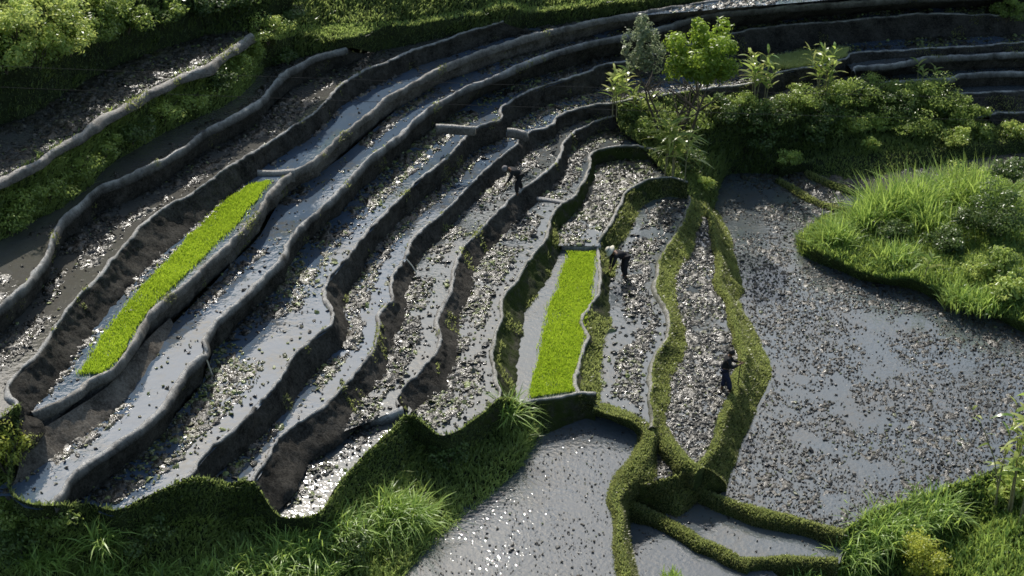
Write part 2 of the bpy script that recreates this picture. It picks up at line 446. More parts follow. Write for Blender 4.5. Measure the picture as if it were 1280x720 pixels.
def plot(z, rim_px, up_px, mat='water_blue', clods=None, label=None, tuck=.3, gaps=()):
    """flooded plot: a level sheet from the rim of its own wall to the foot of the wall above"""
    r = smooth_line(PL([p[:2] for p in rim_px], z + .14), .4); r[:, 2] = z; u = smooth_line(PL(up_px, z), .5)
    tg = np.gradient(u, axis=0); nr = np.stack([tg[:, 1], -tg[:, 0]], 1); nr /= np.linalg.norm(nr, axis=1, keepdims=True) + 1e-9
    near = r[((u[:, None, :2] - r[None, :, :2]) ** 2).sum(2).argmin(1), :2]
    if ((u[:, :2] - near) * nr).sum() < 0: nr = -nr
    u0 = u.copy(); u[:, :2] += nr * tuck; u[:, 2] = z
    poly = np.vstack([r, u[::-1]]); poly[:, 2] = z
    u = u0
    tri = tessellate_polygon([[Vector(p) for p in poly]])
    o = mk('paddy_water', poly, np.array(tri), mat, smooth=False); o['kind'] = 'structure'
    POLYS.append((poly, z)); CLOUD.append(poly[::3] - np.array([0, 0, .3]))
    if clods:
        make_clods(z, poly, r, u, label, **clods)
    return o

ICO = None
def mud_bed(z, poly, r, u, label, t0, t1, soft, thr, far_fill, green, dark, bed, mat):
    """puddled mud: an uneven bed whose lumps stand out of the water"""
    if bed <= 0: return None
    q = .075
    mn, mx = poly[:, :2].min(0), poly[:, :2].max(0); mx = np.minimum(mx, [32, 130]); mn = np.maximum(mn, [-32, 20])
    gx, gy = np.arange(mn[0], mx[0], q), np.arange(mn[1], mx[1], q)
    X, Y = np.meshgrid(gx, gy); ii = np.full(X.size, -1)
    p = np.stack([X.ravel(), Y.ravel(), np.full(X.size, z)], 1)
    idx = np.nonzero(in_poly(p, poly))[0]; p = p[idx]
    # nearest distances on a thinned line
    dr, du = seg_dist(p, r), seg_dist(p, u); t = du / (dr + du + 1e-9)
    w_ = np.clip((t - t0) / soft, 0, 1) * np.clip((t1 - t) / soft, 0, 1)
    if far_fill: w_ = np.maximum(w_, .85 * np.clip((p[:, 1] - 66) / 10, 0, 1))
    w_ = w_ * np.clip((vnoise(p, .55, 51) + .6 * vnoise(p, 1.7, 52) - thr) * 1.6 + .45, .0, 1)
    h = .15 * (w_ * bed - .92) + .05 * vnoise(p, 1.9, 56) + .08 * vnoise(p, 4.9, 57) + .075 * vnoise(p, 9.3, 58)
    h = np.where(w_ <= .02, -.2, np.minimum(h, .12)); h = np.where(dr < .15, -.2, h)
    p[:, :2] += np.stack([vnoise(p, 6.1, 59), vnoise(p, 6.1, 60)], 1) * .03
    p[:, 2] = z + h
    ii[idx] = np.arange(len(idx)); ii = ii.reshape(X.shape)
    F = np.stack([ii[:-1, :-1], ii[:-1, 1:], ii[1:, 1:], ii[1:, :-1]], -1).reshape(-1, 4)
    F = F[(F >= 0).all(1)]; F = F[h[F].max(1) > -.012]
    if not len(F): return None
    us = np.unique(F); rm = np.full(len(p), -1); rm[us] = np.arange(len(us))
    tn = np.clip(.28 + .3 * vnoise(p[us], 1.9, 66) + .25 * vnoise(p[us], 6.3, 67) + green * 1.1 * np.clip(vnoise(p[us], .45, 55) + .35 * vnoise(p[us], 3.1, 68), 0, 1), 0, 1)
    o = mk('puddled_mud', p[us], rm[F], mat, smooth=True, attrs={'tint': tn})
    tag(o, label, 'mud', None, 'stuff')
    return o

def make_clods(z, poly, r, u, label, n=8., size=.11, t0=-1, t1=2, soft=.12, green=.2, thr=-.15, far_fill=False, dark=0., bed=1., mat='clod'):
    global ICO
    if ICO is None:
        bm = bmesh.new(); bmesh.ops.create_icosphere(bm, subdivisions=1, radius=1)
        ICO = (np.array([v.co[:] for v in bm.verts]), np.array([[v.index for v in f.verts] for f in bm.faces])); bm.free()
    mn, mx = poly[:, :2].min(0), poly[:, :2].max(0)
    par = mud_bed(z, poly, r, u, label, t0, t1, soft, thr, far_fill, green, dark, bed, mat)
    area = np.prod(mx - mn); cnt = int(min(area * n * 4., 140000))
    p = np.zeros((cnt, 3)); p[:, :2] = mn + rng.random((cnt, 2)) * (mx - mn); p[:, 2] = z
    p = p[in_poly(p, poly)]
    dr, du = seg_dist(p, r), seg_dist(p, u); t = du / (dr + du + 1e-9)
    w_ = np.clip((t - t0) / soft, 0, 1) * np.clip((t1 - t) / soft, 0, 1)
    if far_fill: w_ = np.maximum(w_, np.clip((p[:, 1] - 66) / 10, 0, 1))
    nz = vnoise(p, .55, 51) + .6 * vnoise(p, 1.7, 52)
    w_ *= np.clip((nz - thr) * 2.2 + .15, 0.05, 1)
    w_ = np.maximum(w_, .10)
    # clear of view-range only
    keep = (rng.random(len(p)) < w_) & (dr > .12)
    p = p[keep]; k = len(p)
    if not k: return
    s = .34 * size * np.exp(rng.normal(0, .42, k)); s = np.clip(s, size * .22, size * 1.5)
    V0, F0 = ICO
    a = rng.random(k) * 6.283; ca, sa = np.cos(a), np.sin(a)
    st = 1 + .7 * rng.random(k)
    base = V0[None] * (1 + rng.normal(0, .24, (k, len(V0), 1)))
    base = base * np.stack([s * st, s, s * (.35 + .35 * rng.random(k))], 1)[:, None]
    X = base[..., 0] * ca[:, None] - base[..., 1] * sa[:, None]; Y = base[..., 0] * sa[:, None] + base[..., 1] * ca[:, None]
    tx, ty = rng.normal(0, .28, (2, k))
    Z = base[..., 2] + X * tx[:, None] + Y * ty[:, None]
    V = np.stack([X, Y, Z], 2) + p[:, None] + np.array([0, 0, .025])
    F = (np.arange(k)[:, None, None] * len(V0) + F0[None]).reshape(-1, 3)
    g = rng.random(k) < green * (1 + 1.2 * vnoise(p, .4, 55))
    tn = np.where(g, .66 + .34 * rng.random(k), .5 * rng.random(k) * (1 - dark))
    o = mk('mud_clods', V.reshape(-1, 3), F, mat, smooth=False, attrs={'tint': np.repeat(tn, len(V0))})
    if par: o.parent = par; o['kind'] = 'stuff'
    else: tag(o, label, 'mud clods', None, 'stuff')

def bund(label, px, z, mat='mud', wdt=.35, h=.16, grass=None, name='cross_bund', drop=.25):
    c = smooth_line(PL([(p[0], p[1], (p[2] if len(p) > 2 else z) + h) for p in px], 0), .13); N = len(c)
    tg = np.gradient(c, axis=0); tg[:, 2] = 0; tg /= np.linalg.norm(tg, axis=1, keepdims=True) + 1e-9
    nr = np.stack([tg[:, 1], -tg[:, 0], 0 * tg[:, 0]], 1); zz = np.array([0, 0, 1.])
    wv = wdt * (1 + .3 * vnoise(c, .7, 61) + .15 * vnoise(c, 2.6, 62))
    rows, rim = [], []
    for a, q, r_ in ((-1.25, -(h + drop), 0), (-.95, -h * .8, .2), (-.62, -h * .25, .8), (-.2, 0, 1), (.2, 0, 1), (.62, -h * .25, .8), (.95, -h * .8, .2), (1.25, -(h + drop), 0)):
        rows.append(c + nr * (wv * a * .5)[:, None] + zz * q); rim.append(np.full(N, r_))
    V = np.stack(rows).reshape(-1, 3)
    V += np.stack([vnoise(V, 2.2, 63), vnoise(V, 2.2, 64), vnoise(V, 1.6, 65)], 1) * .035
    F = grid_faces(len(rows), N)
    capa = np.arange(8)[None] * N; capb = capa[:, ::-1] + N - 1
    o = mk(name, V, [F, capa, capb], mat, attrs={'rim': np.concatenate(rim), 'wet': np.zeros(len(V))})
    tag(o, label, 'bund', 'low bunds between plots'); CLOUD.append(c[::6] - zz * h); TERR.append((V, F))
    if grass: blades_on(o, V, F, **grass)
    return o

# ------------------------------------------------------------------ survey: levels (m) and lines (stations on the walls)
Z1, Z2, Z3, Z4, Z5, Z6, Z7, Z8, Z8b, Z9, Z10, ZG2, ZS2, ZS1, ZTP, Z0, ZBP, ZB2, ZB3 = 10.7, 8.7, 7.75, 7.0, 6.15, 5.05, 4.15, 3.55, 3.2, 2.95, 2.35, 2.1, 1.6, 1.1, .85, .2, 1.1, -.2, -.05

W1r = [(-50,245),(0,220),(40,202),(67,183),(101,163),(124,146),(151,131),(175,118),(195,106),(225,92),(259,81),(269,71),(289,57),(311,42)]
P1u = [(-60,190),(0,158),(34,148),(84,118),(111,104),(151,81),(202,64),(256,47),(290,42),(312,38)]
BK1f = [(-50,325),(0,307),(30,284),(77,264),(111,238),(128,215),(161,195),(188,178),(235,155),(275,138),(292,128),(312,112),(325,95),(336,80),(345,68)]
W2r = [(-50,405),(0,378),(30,351),(54,321),(64,294),(77,272),(101,253),(118,236),(124,232),(148,224),(188,205),(222,187),(249,166),(269,155),(299,138),(323,124),(340,104),(356,89),(377,77),(400,66),(432,58)]
W2f = [(-50,452),(0,418),(20,401),(54,371),(67,351),(87,307),(111,279),(141,260),(188,242),(219,219),(256,190),(296,170),(330,151),(356,128),(380,108),(403,94),(430,84),(452,74),(470,64)]
W3r = [(-60,530),(0,522),(14,512),(23,503),(13,494),(12,480),(24,462),(50,438),(77,398),(104,364),(131,337),(151,311),(178,282),(208,258),(239,242),(282,212),(323,185),(370,156),(407,128),(424,108),(445,93),(485,76),(520,60),(560,48),(593,37),(630,27)]
W3f = [(35,520),(67,482),(94,445),(124,405),(175,344),(202,319),(235,290),(262,268),(293,242),(316,222),(336,202),(363,183),(397,161),(425,134),(455,114),(492,94),(536,76),(573,62),(613,49),(640,40),(665,33)]
W4r = [(38,514),(67,502),(94,486),(111,472),(134,462),(155,442),(168,418),(182,395),(202,374),(232,351),(256,327),(282,304),(303,284),(323,260),(333,240),(343,231),(355,219),(366,212),(387,202),(403,188),(425,168),(445,151),(462,138),(480,122),(519,99),(553,82),(593,66),(633,52),(674,40),(718,29),(761,20),(795,15),(835,8),(900,-2),(1000,-12),(1310,-26)]
W4f = [(0,622),(13,609),(40,592),(57,579),(84,559),(111,542),(151,505),(171,481),(182,462),(198,435),(215,418),(245,388),(269,364),(296,334),(333,297),(350,267),(368,240),(395,222),(425,205),(458,178),(492,148),(533,115),(559,101),(600,87),(660,67),(711,54),(761,39),(828,27),(900,17),(1000,6),(1100,-1),(1310,-8)]
W5r = [(62,630),(77,609),(87,592),(111,572),(141,552),(175,528),(202,502),(219,475),(235,455),(252,438),(256,418),(269,398),(299,371),(323,348),(350,321),(363,294),(393,264),(417,242),(459,198),(479,183),(499,165),(533,136),(566,116),(607,98),(640,84),(681,67),(721,55),(755,47),(781,43),(820,34),(884,17),(951,10),(1038,3),(1140,-4),(1300,-10)]
W5f = [(108,626),(124,609),(141,596),(175,572),(205,549),(232,518),(259,488),(272,455),(282,428),(306,398),(336,371),(363,344),(380,307),(405,285),(430,264),(455,242),(479,222),(506,195),(536,171),(552,156),(576,138),(600,121),(627,112),(661,99),(694,91),(745,74),(781,67),(830,52),(900,38),(951,30),(1011,22),(1069,17),(1136,12),(1300,6)]
W6r = [(232,597),(242,586),(259,565),(279,547),(303,528),(323,505),(343,482),(350,472),(370,442),(397,418),(414,405),(417,387),(407,366),(410,351),(428,328),(445,307),(462,287),(482,264),(507,241),(526,222),(553,202),(573,182),(593,160),(612,154),(628,147),(627,137),(631,132),(647,121),(674,109),(707,98),(738,89),(748,82),(781,76),(840,60),(907,44),(951,35),(1011,29),(1069,24),(1136,18),(1186,17),(1240,19),(1310,20)]
W6f = [(256,602),(276,586),(303,565),(330,542),(356,515),(380,485),(403,455),(430,430),(434,405),(430,392),(436,370),(447,351),(465,317),(486,290),(509,262),(536,242),(560,219),(573,205),(600,185),(622,168),(637,158),(650,148),(674,136),(707,123),(748,109),(781,101),(840,90),(914,77),(951,69),(985,63),(1038,57),(1085,52),(1136,49),(1186,47),(1310,44)]
W7r = [(316,600),(333,575),(353,545),(373,528),(393,515),(410,503),(431,482),(452,455),(467,436),(474,410),(475,391),(493,372),(490,358),(494,341),(507,322),(516,300),(536,280),(560,260),(578,241),(593,225),(613,205),(640,185),(660,165),(691,155),(697,145),(711,138),(738,131),(761,128),(800,122),(870,112),(934,105),(974,90),(1018,82),(1058,72),(1066,66),(1136,62),(1186,59),(1310,51)]
W7f = [(338,632),(356,616),(370,592),(383,567),(403,557),(430,538),(452,508),(470,484),(482,469),(489,445),(496,418),(509,391),(510,371),(516,348),(529,321),(553,294),(576,270),(606,241),(633,215),(654,198),(674,182),(691,171),(704,161),(728,150),(765,146),(800,141),(870,130),(934,125),(976,104),(1018,96),(1052,91),(1064,84,3.7),(1075,78,3.85),(1136,70,3.85),(1186,66,3.85),(1310,57,3.85)]
W8r = [(499,507),(497,498),(509,479),(526,462),(543,442),(553,422),(548,405),(551,388),(565,364),(568,348),(573,324),(583,307),(603,284),(627,260),(645,242),(660,232),(684,215),(694,205),(702,192),(706,176),(718,165),(744,151),(768,144)]
W8f = [(524,514),(536,502),(562,484),(570,459),(573,428),(576,398),(590,364),(593,344),(607,321),(627,297),(654,270),(681,243),(694,232),(707,215),(711,195),(721,182),(744,168),(778,160)]
W9r = [(583,528),(600,518),(620,505),(627,491),(622,475),(620,462),(617,442),(620,418),(628,398),(630,371),(647,351),(660,327),(681,301),(687,284),(694,264),(706,252),(720,243),(726,232),(734,219),(739,205),(739,195),(748,187),(771,182),(798,182),(820,186)]
W9f = [(636,512),(643,498),(643,482),(649,435),(654,408),(657,388),(674,364),(690,337),(700,311),(704,294),(724,270),(738,246),(746,226),(750,209),(765,206),(802,202),(826,204)]
W10r = [(724,489,ZG2),(721,480,ZG2),(728,442,ZG2),(736,422,ZG2),(729,401,ZG2),(738,381,ZG2),(748,368,ZG2),(751,341,ZG2),(749,312,ZG2),(748,303,2.25),(754,294,Z10),(765,277,Z10),(775,257,Z10),(783,240,Z10),(791,234,Z10),(812,224,Z10),(836,221,Z10),(860,226,Z10)]
W10f = [(746,507),(749,480),(753,428),(761,408),(761,368),(768,338),(771,312),(781,297),(791,277),(805,255),(838,246),(862,249)]
W11r = [(818,534),(818,515),(815,498),(818,480),(817,469),(822,445),(835,425),(840,405),(835,385),(823,364),(825,341),(828,321),(839,304),(855,280),(860,265),(865,250),(862,244)]
W11f = [(829,538),(833,518),(838,498),(834,479),(846,460),(853,445),(857,428),(851,398),(843,368),(850,334),(860,321),(867,307),(871,287),(880,270),(884,260),(880,250)]
W12r = [(879,583),(893,563),(901,543),(908,518),(924,488),(925,470),(932,442),(927,422),(920,398),(915,374),(901,354),(903,338),(897,304),(893,274),(889,262)]
W12f = [(905,613),(911,592),(924,559),(937,525),(948,502),(959,480),(963,462),(958,445),(947,428),(937,405),(922,376),(928,366),(926,355),(914,310),(911,294),(900,272),(893,258)]

# ------------------------------------------------------------------ walls
wall('topmost narrow mud wall with a pale rim above the bush covered bank', W1r, [(x, y + 13) for x, y in W1r], Z1, Z1 - .45, 'mud_pale', rw=.26)
wall('dark mud wall below the brown water strip, second wall from the top left', W2r, W2f, Z2, Z3)
wall('long dark mud wall just uphill of the long lime green seedling bed', W3r, W3f, Z3, Z4, amp=1.2)
wall('brown dry mud wall holding the long lime green seedling bed', W4r, W4f, Z4, Z5, 'mud_pale', amp=1.2, rimlight=.8)
wall('long mud wall below the blue water strip under the long seedling bed, with a dark notch in its rim', W5r, W5f, Z5, Z6, notches=[(253,437)])
wall('long mud wall with a sharp kink near the pale green weeds in the middle left', W6r, W6f, Z6, Z7, notches=[(324,504)])
wall('wavy mud wall with a bright thin rim, uphill of the bent worker in the middle', W7r, W7f, Z7, Z8, notches=[(507,322)])
wall('wavy mud wall just below the bent worker in the middle, ending in a hooked tip', W8r, W8f, Z8, Z9)
wall('mud and moss wall on the uphill side of the short seedling bed', W9r, W9f, Z9, ZG2, 'mud_moss', grass=dict(dens=150, h=.12, thr=.25, minu=.45))
wall('wall with pale rim and grassy face on the right side of the short seedling bed', W10r, W10f, ZG2, ZS2, 'mud_moss', grass=dict(dens=330, h=.13, thr=-.1, minu=.42))
wall('grassy winding bund between the two grey strips left of the upright worker', W11r, W11f, ZS2, ZS1, 'mud_moss', rw=.25, grass=dict(dens=750, h=.085, minu=.2), rimlight=.7)
wall('tall grassy bund between the upright worker and the big grey pond', W12r, W12f, ZS1, Z0, 'turf', rw=.35, rh=.2, grass=dict(dens=750, h=.09, minu=.08))
wall('short mossy wall at the lower end of the short seedling bed', [(652,505),(675,500),(701,495),(725,489),(745,491)], [(664,545),(691,536),(711,529),(742,519),(756,514)], ZG2, ZBP, 'mud_moss', grass=dict(dens=200, h=.12, thr=.1, minu=.4))
# upper right amphitheatre
W8Rr = [(1066,88),(1068,82),(1085,80),(1106,79),(1153,72),(1220,67),(1310,64)]
W8Rf = [(1064,100),(1080,99),(1106,95),(1153,92),(1196,89),(1237,86),(1310,83)]
W9Rr = [(1090,104),(1106,102),(1150,99),(1186,97),(1196,92),(1237,89),(1310,88)]
W9Rf = [(1150,114),(1186,112),(1199,113),(1220,112),(1237,111),(1310,109)]
W10Rr = [(1195,118),(1203,116),(1237,114),(1310,112)]
W10Rf = [(1215,137),(1237,138),(1310,138)]
W11Rr = [(1236,143),(1243,141),(1280,140),(1330,140)]
W11Rf = [(1240,156),(1260,156),(1280,157),(1330,158)]
wall('far mud wall just below the pale green plot edge at the upper right', W8Rr, W8Rf, 3.85, 2.95, group='far terrace walls')
wall('far mud wall second from the bottom on the right edge of the far terraces', W9Rr, W9Rf, 2.95, 2.2, group='far terrace walls')
wall('far mud wall third on the right edge, just above the bushy dark bank', W10Rr, W10Rf, 2.2, 1.5, group='far terrace walls')
wall('lowest and shortest far mud wall at the right edge above the dark bank', W11Rr, W11Rf, 1.5, .9, group='far terrace walls')

def spout(a, b_, za, zb, label):
    p, q = P(*a, za), P(*b_, zb)
    v, f = tube_([p, p * .5 + q * .5 + np.array([0, 0, .06]), q], [.028, .026, .022], 8)
    tag(mk('bamboo_spout', v, f, 'straw'), label, 'spout', 'spouts under rim notches')
def tube_(path, radii, sides=7): return tube(path, radii, sides)
# ------------------------------------------------------------------ flooded plots
C = dict
plot(Z1, W1r, P1u, 'water_brown', C(n=16, size=.10, green=.1, thr=-.8), 'wet shiny mud clods in the topmost left strip below the dark bank')
plot(Z2, W2r, BK1f, 'water_brown', C(n=5, size=.08, green=.05, t0=.3, t1=1.2), 'few small mud clods in the brown water strip under the bushy bank')
plot(Z3, W3r, W2f, 'water_brown', C(n=16, size=.10, green=.12, t1=.8, thr=-.55, far_fill=True), 'glinting wet mud clods in the strip uphill of the long seedling bed')
plot(Z4, W4r, W3f, 'water_blue', C(n=11, size=.09, green=.12, t1=.28, thr=-.5, far_fill=True), 'line of mud clods along the wall above the long seedling bed')
plot(Z5, [(12,615),(34,631)] + W5r, W4f, 'water_blue', C(n=13, size=.10, green=.35, t1=.45, thr=-.2, far_fill=True), 'scattered mud clods in the blue water strip below the long seedling bed')
plot(Z6, [(112,631),(145,641),(188,618)] + W6r, W5f, 'water_blue', C(n=24, size=.12, green=.55, t1=.7, thr=-.4, far_fill=True), 'mud clods and pale green weeds in the strip under the notched wall')
plot(Z7, [(258,605),(286,607)] + W7r, W6f, 'water_blue', C(n=24, size=.12, green=.35, t1=.56, thr=-.4, far_fill=True), 'dark mud clods in the strip between the kinked wall and the thin bright rim')
plot(Z8, W8r, W7f[4:26], 'water_grey', C(n=26, size=.13, green=.3, t1=.6, thr=-.4), 'dark mud clods in the strip where the bent worker in the middle stands')
plot(Z8b, [(350,643),(397,638),(414,612),(428,593),(442,582),(462,559),(485,538),(512,514),(515,508)], [(335,640),(350,620),(370,592),(383,567),(403,557),(430,538),(440,522),(506,505)], 'water_grey', C(n=20, size=.12, green=.25, t1=.8), 'mud clods in the small plot under the hooked wall tip')
plot(Z9, [(553,542),(570,536)] + W9r, [(519,514),(530,508)] + W8f[1:], 'water_grey', C(n=26, size=.13, green=.3, t1=.72, thr=-.45), 'dark mud clods in the strip uphill of the short seedling bed')
plot(Z10, [(748,304),(754,294),(765,277),(775,257),(783,240),(791,235),(812,224),(836,221)], [(704,307),(704,294),(724,270),(738,246),(746,226),(750,209),(765,206),(802,202),(830,205)], 'water_grey', C(n=26, size=.13, green=.35, thr=-.5), 'dark mud clods in the short strip above the short seedling bed')
plot(ZG2, [(724,489),(721,480),(728,442),(736,422),(729,401),(738,381),(748,368),(751,341),(749,308)], [(650,506),(641,498),(641,482),(647,435),(652,408),(655,388),(672,364),(688,337),(698,311),(702,303)], 'water_grey')
plot(ZS2, W11r, W10f, 'water_grey', C(n=26, size=.13, green=.25, t0=.2, t1=.85, thr=-.4), 'dark mud clods in the grey strip of the worker beside the short seedling bed')
plot(ZS1, [(830,540),(842,556),(858,573),(876,584)] + W12r, [(829,536)] + W11f[1:], 'water_grey', C(n=34, size=.10, green=.12, thr=-.9), 'shiny mud clods in the grey strip of the upright worker')
plot(ZTP, [(812,602),(835,597),(856,588),(858,582)], [(818,545),(829,542),(842,556),(856,575)], 'water_grey', C(n=20, size=.10, thr=-.6), 'mud clods in the tiny three cornered puddle between grassy bunds')
P0poly_a = [(893,256),(900,272),(911,294),(914,310),(926,355),(922,376),(937,405),(947,428),(958,445),(963,462),(959,480),(948,502),(937,525),(924,559),(911,592),(903,613),(878,616),(900,624),(931,634),(968,645),(1001,652),(1028,661),(1048,668),(1085,645),(1166,616),(1237,593),(1280,575),(1400,540)]
P0poly_b = [(885,250),(884,232),(892,222),(925,220),(972,222),(1000,238),(1020,250),(1045,259),(1085,264),(1060,285),(1010,290),(1000,300),(1000,314),(1015,325),(1055,338),(1088,351),(1142,360),(1189,382),(1236,392),(1283,415),(1400,455)]
plot(Z0, P0poly_a, P0poly_b, 'water_grey', C(n=20, size=.075, green=.12, thr=-.6, bed=.66, mat='clod_dull'), 'small brown mud clods scattered over the big grey pond at the right')
plot(Z0 + .08, [(975,224),(998,238),(1018,249),(1045,258),(1090,264)], [(985,212),(1018,219),(1038,228),(1065,237),(1100,244)], 'water_grey', C(n=14, size=.09, thr=-.5), 'mud clods in the small plot between two thin grassy bunds at the far side of the pond')
plot(Z0 + .16, [(1018,220),(1038,229),(1065,238),(1100,245),(1200,262),(1320,262)], [(985,214),(1000,208),(1040,214),(1060,222),(1150,205),(1250,188),(1320,178)], 'water_brown', C(n=9, size=.08, green=.08), 'sparse mud clods in the brown far pond behind the tall grass')
plot(ZBP, [(742,512),(773,524),(800,537),(797,562),(776,592),(764,622),(770,642),(771,686),(777,720),(790,800)], [(735,512),(708,524),(688,531),(662,556),(639,590),(608,620),(584,640),(555,662),(530,686),(510,704),(490,735),(460,800)], 'water_ripple', C(n=7, size=.055, green=.1, thr=-.3, bed=0, mat='clod_dull'), 'few floating mud bits in the rippled pond at the bottom')
plot(ZB2, [(765,800),(785,740),(784,686),(780,650),(788,630)], [(1010,800),(960,720),(930,704),(900,690),(850,664),(815,646),(800,630)], 'water_ripple', C(n=6, size=.055, thr=-.2, bed=0, mat='clod_dull'), 'few mud bits in the small glittering pond at the bottom edge')
plot(ZB3, [(845,660),(874,676),(900,688),(928,700),(968,699),(1001,699),(1050,700)], [(838,640),(858,620),(880,612),(900,620),(931,631),(968,642),(1001,649),(1028,658),(1060,666)], 'water_grey', C(n=7, size=.09, t1=.5), 'mud clods in the small pond below the tall grassy bund')
plot(-.5, [(940,702),(968,702),(1000,702),(1045,702)], [(900,760),(960,760),(1000,760),(1050,760)], 'water_ripple')
# far right narrow strips
plot(3.85, [(1066,86),(1068,82),(1106,79),(1153,72),(1220,67),(1310,64)], [(1060,80),(1075,78),(1136,71),(1186,67),(1310,58)], 'water_grey', C(n=8, size=.1), 'mud clods on the narrow far strip right of the pale rice plot')
plot(3.3, [(870,136),(940,134),(985,124),(1050,114),(1095,106)], [(870,126),(934,121),(976,100),(1018,92),(1052,87),(1075,92)], 'water_grey', C(n=9, size=.1), 'mud clods on the far strip behind the leafy stalks')
plot(2.95, [(1062,112),(1106,102),(1150,99),(1186,97),(1196,92),(1237,89),(1310,88)], [(1062,98),(1106,92),(1153,89),(1196,86),(1237,83),(1310,80)], 'water_grey', C(n=8, size=.1), 'mud clods on the far strip second from the bushes')
plot(2.2, [(1130,124),(1195,118),(1203,116),(1237,114),(1310,112)], [(1130,112),(1186,109),(1220,108),(1237,107),(1310,105)], 'water_grey')
plot(1.5, [(1210,148),(1243,141),(1280,140),(1330,140)], [(1205,135),(1237,134),(1280,134),(1330,134)], 'water_grey')

# ------------------------------------------------------------------ bunds
bund('pale mud cross bund at the upper end of the long seedling bed', [(317,212),(340,213),(368,211)], Z4, 'mud_pale', .3, .2)
bund('short mud cross bund right of the bright water glint near the top centre', [(545,155),(568,156),(594,158)], Z5, 'mud_pale', .3, .15)
bund('tiny mud cross bund next to the sharp wall bend near the top centre', [(634,160),(645,161),(659,165)], Z6, 'mud_pale', .3, .18)
bund('mud cross bund at the upper end of the short seedling bed', [(702,305),(725,306),(750,305)], ZG2, 'mud', .35, .22)
bund('hooked free tip of mud bund reaching left below the wavy wall', [(430,523,3.25),(450,520,3.28),(480,517,3.3),(503,509,3.4)], 3.25, 'mud', .36, .25, drop=.5)
bund('small mud cross bund below the bent worker in the middle', [(672,247),(690,248),(708,252)], Z9, 'mud', .3, .12)
G = dict(dens=750, h=.085)
bund('grassy bund between the three cornered puddle and the upright worker strip', [(824,532),(832,545),(845,561),(857,575),(876,585)], 1.15, 'turf', .6, .25, G, 'grassy_bund', .5)
bund('long thin grassy bund along the lower edge of the big grey pond', [(878,612),(900,622),(931,633),(968,643),(1001,650),(1028,659),(1055,666)], Z0, 'turf', .5, .2, G, 'grassy_bund', .5)
bund('thin grassy bund sloping down right from the fork of bunds at the bottom', [(786,628,.2),(815,642,-.05),(850,660,-.1),(874,675,-.1),(900,686,-.1),(924,699,-.1),(938,704,-.1)], -.1, 'turf', .55, .2, G, 'grassy_bund', .5)
bund('short level grassy bund at the bottom right below the small pond', [(930,699),(968,698),(1001,698),(1048,700)], ZB3, 'turf', .5, .2, G, 'grassy_bund', .6)
bund('thin curved grassy bund at the far left edge of the pond by the tall grass', [(972,223),(985,230),(998,238),(1018,249),(1045,258),(1086,264)], Z0, 'turf', .4, .18, dict(dens=350, h=.12), 'grassy_bund')
bund('farther thin curved grassy bund before the brown far pond', [(1008,214),(1018,219),(1038,228),(1065,237),(1100,245)], Z0 + .1, 'turf', .4, .18, dict(dens=350, h=.12), 'grassy_bund')

# big forked grassy bund at the bottom
LZ = ZBP - .1
f0 = [(738,519,LZ),(771,529,LZ),(795,544,LZ),(790,566,LZ),(767,596,LZ),(755,626,LZ),(764,646,LZ),(764,686,LZ),(770,720,LZ),(785,800,LZ)]
f1 = [(742,513,1.75),(775,524,1.7),(804,538,1.6),(802,561,1.5),(779,592,1.4),(765,622,1.32),(771,643,1.3),(771,686,1.3),(778,720,1.3),(794,800,1.3)]
f2 = [(746,508,1.75),(779,519,1.75),(813,531,1.65),(814,562,1.45),(796,595,1.25),(774,624,1.28),(777,643,1.27),(780,686,1.27),(787,720,1.27),(803,800,1.27)]
f3 = [(750,503,1.5),(784,514,1.5),(822,538,1.45),(823,570,.8),(818,606,.75),(797,632,-.3),(787,652,-.3),(790,686,-.3),(797,720,-.3),(815,800,-.3)]
o, V, F = loft('grassy_bund', [f0, f1, f2, f3], 'wide winding grassy bund running down to the bottom edge beside the rippled pond', 'bund', 'turf', .16, .07, 3, group='low bunds between plots', nscale=1.6)
blades_on(o, V, F, dens=750, h=.085)
# face under the fork, down to the small pond
g0 = [(800,606,1.1),(814,602,1.05),(832,598,1.05),(850,592,1.1),(866,585,1.2),(882,584,1.3),(900,596,1.0),(908,606,.6)]
g1 = [(800,618,.5),(815,622,.4),(832,622,.4),(850,616,.5),(870,608,.6),(885,604,.7),(900,608,.5),(908,612,.3)]
g2 = [(785,634,-.3),(805,641,-.3),(826,650,-.3),(846,660,-.3),(858,648,-.3),(880,628,-.3),(900,622,-.1),(908,620,.0)]
o, V, F = loft('grassy_bank', [g0, g1, g2], 'steep dark grassy bank under the fork of bunds at the bottom', 'bank', 'turf', .2, .1, 4, nscale=1.4)
blades_on(o, V, F, dens=600, h=.1)

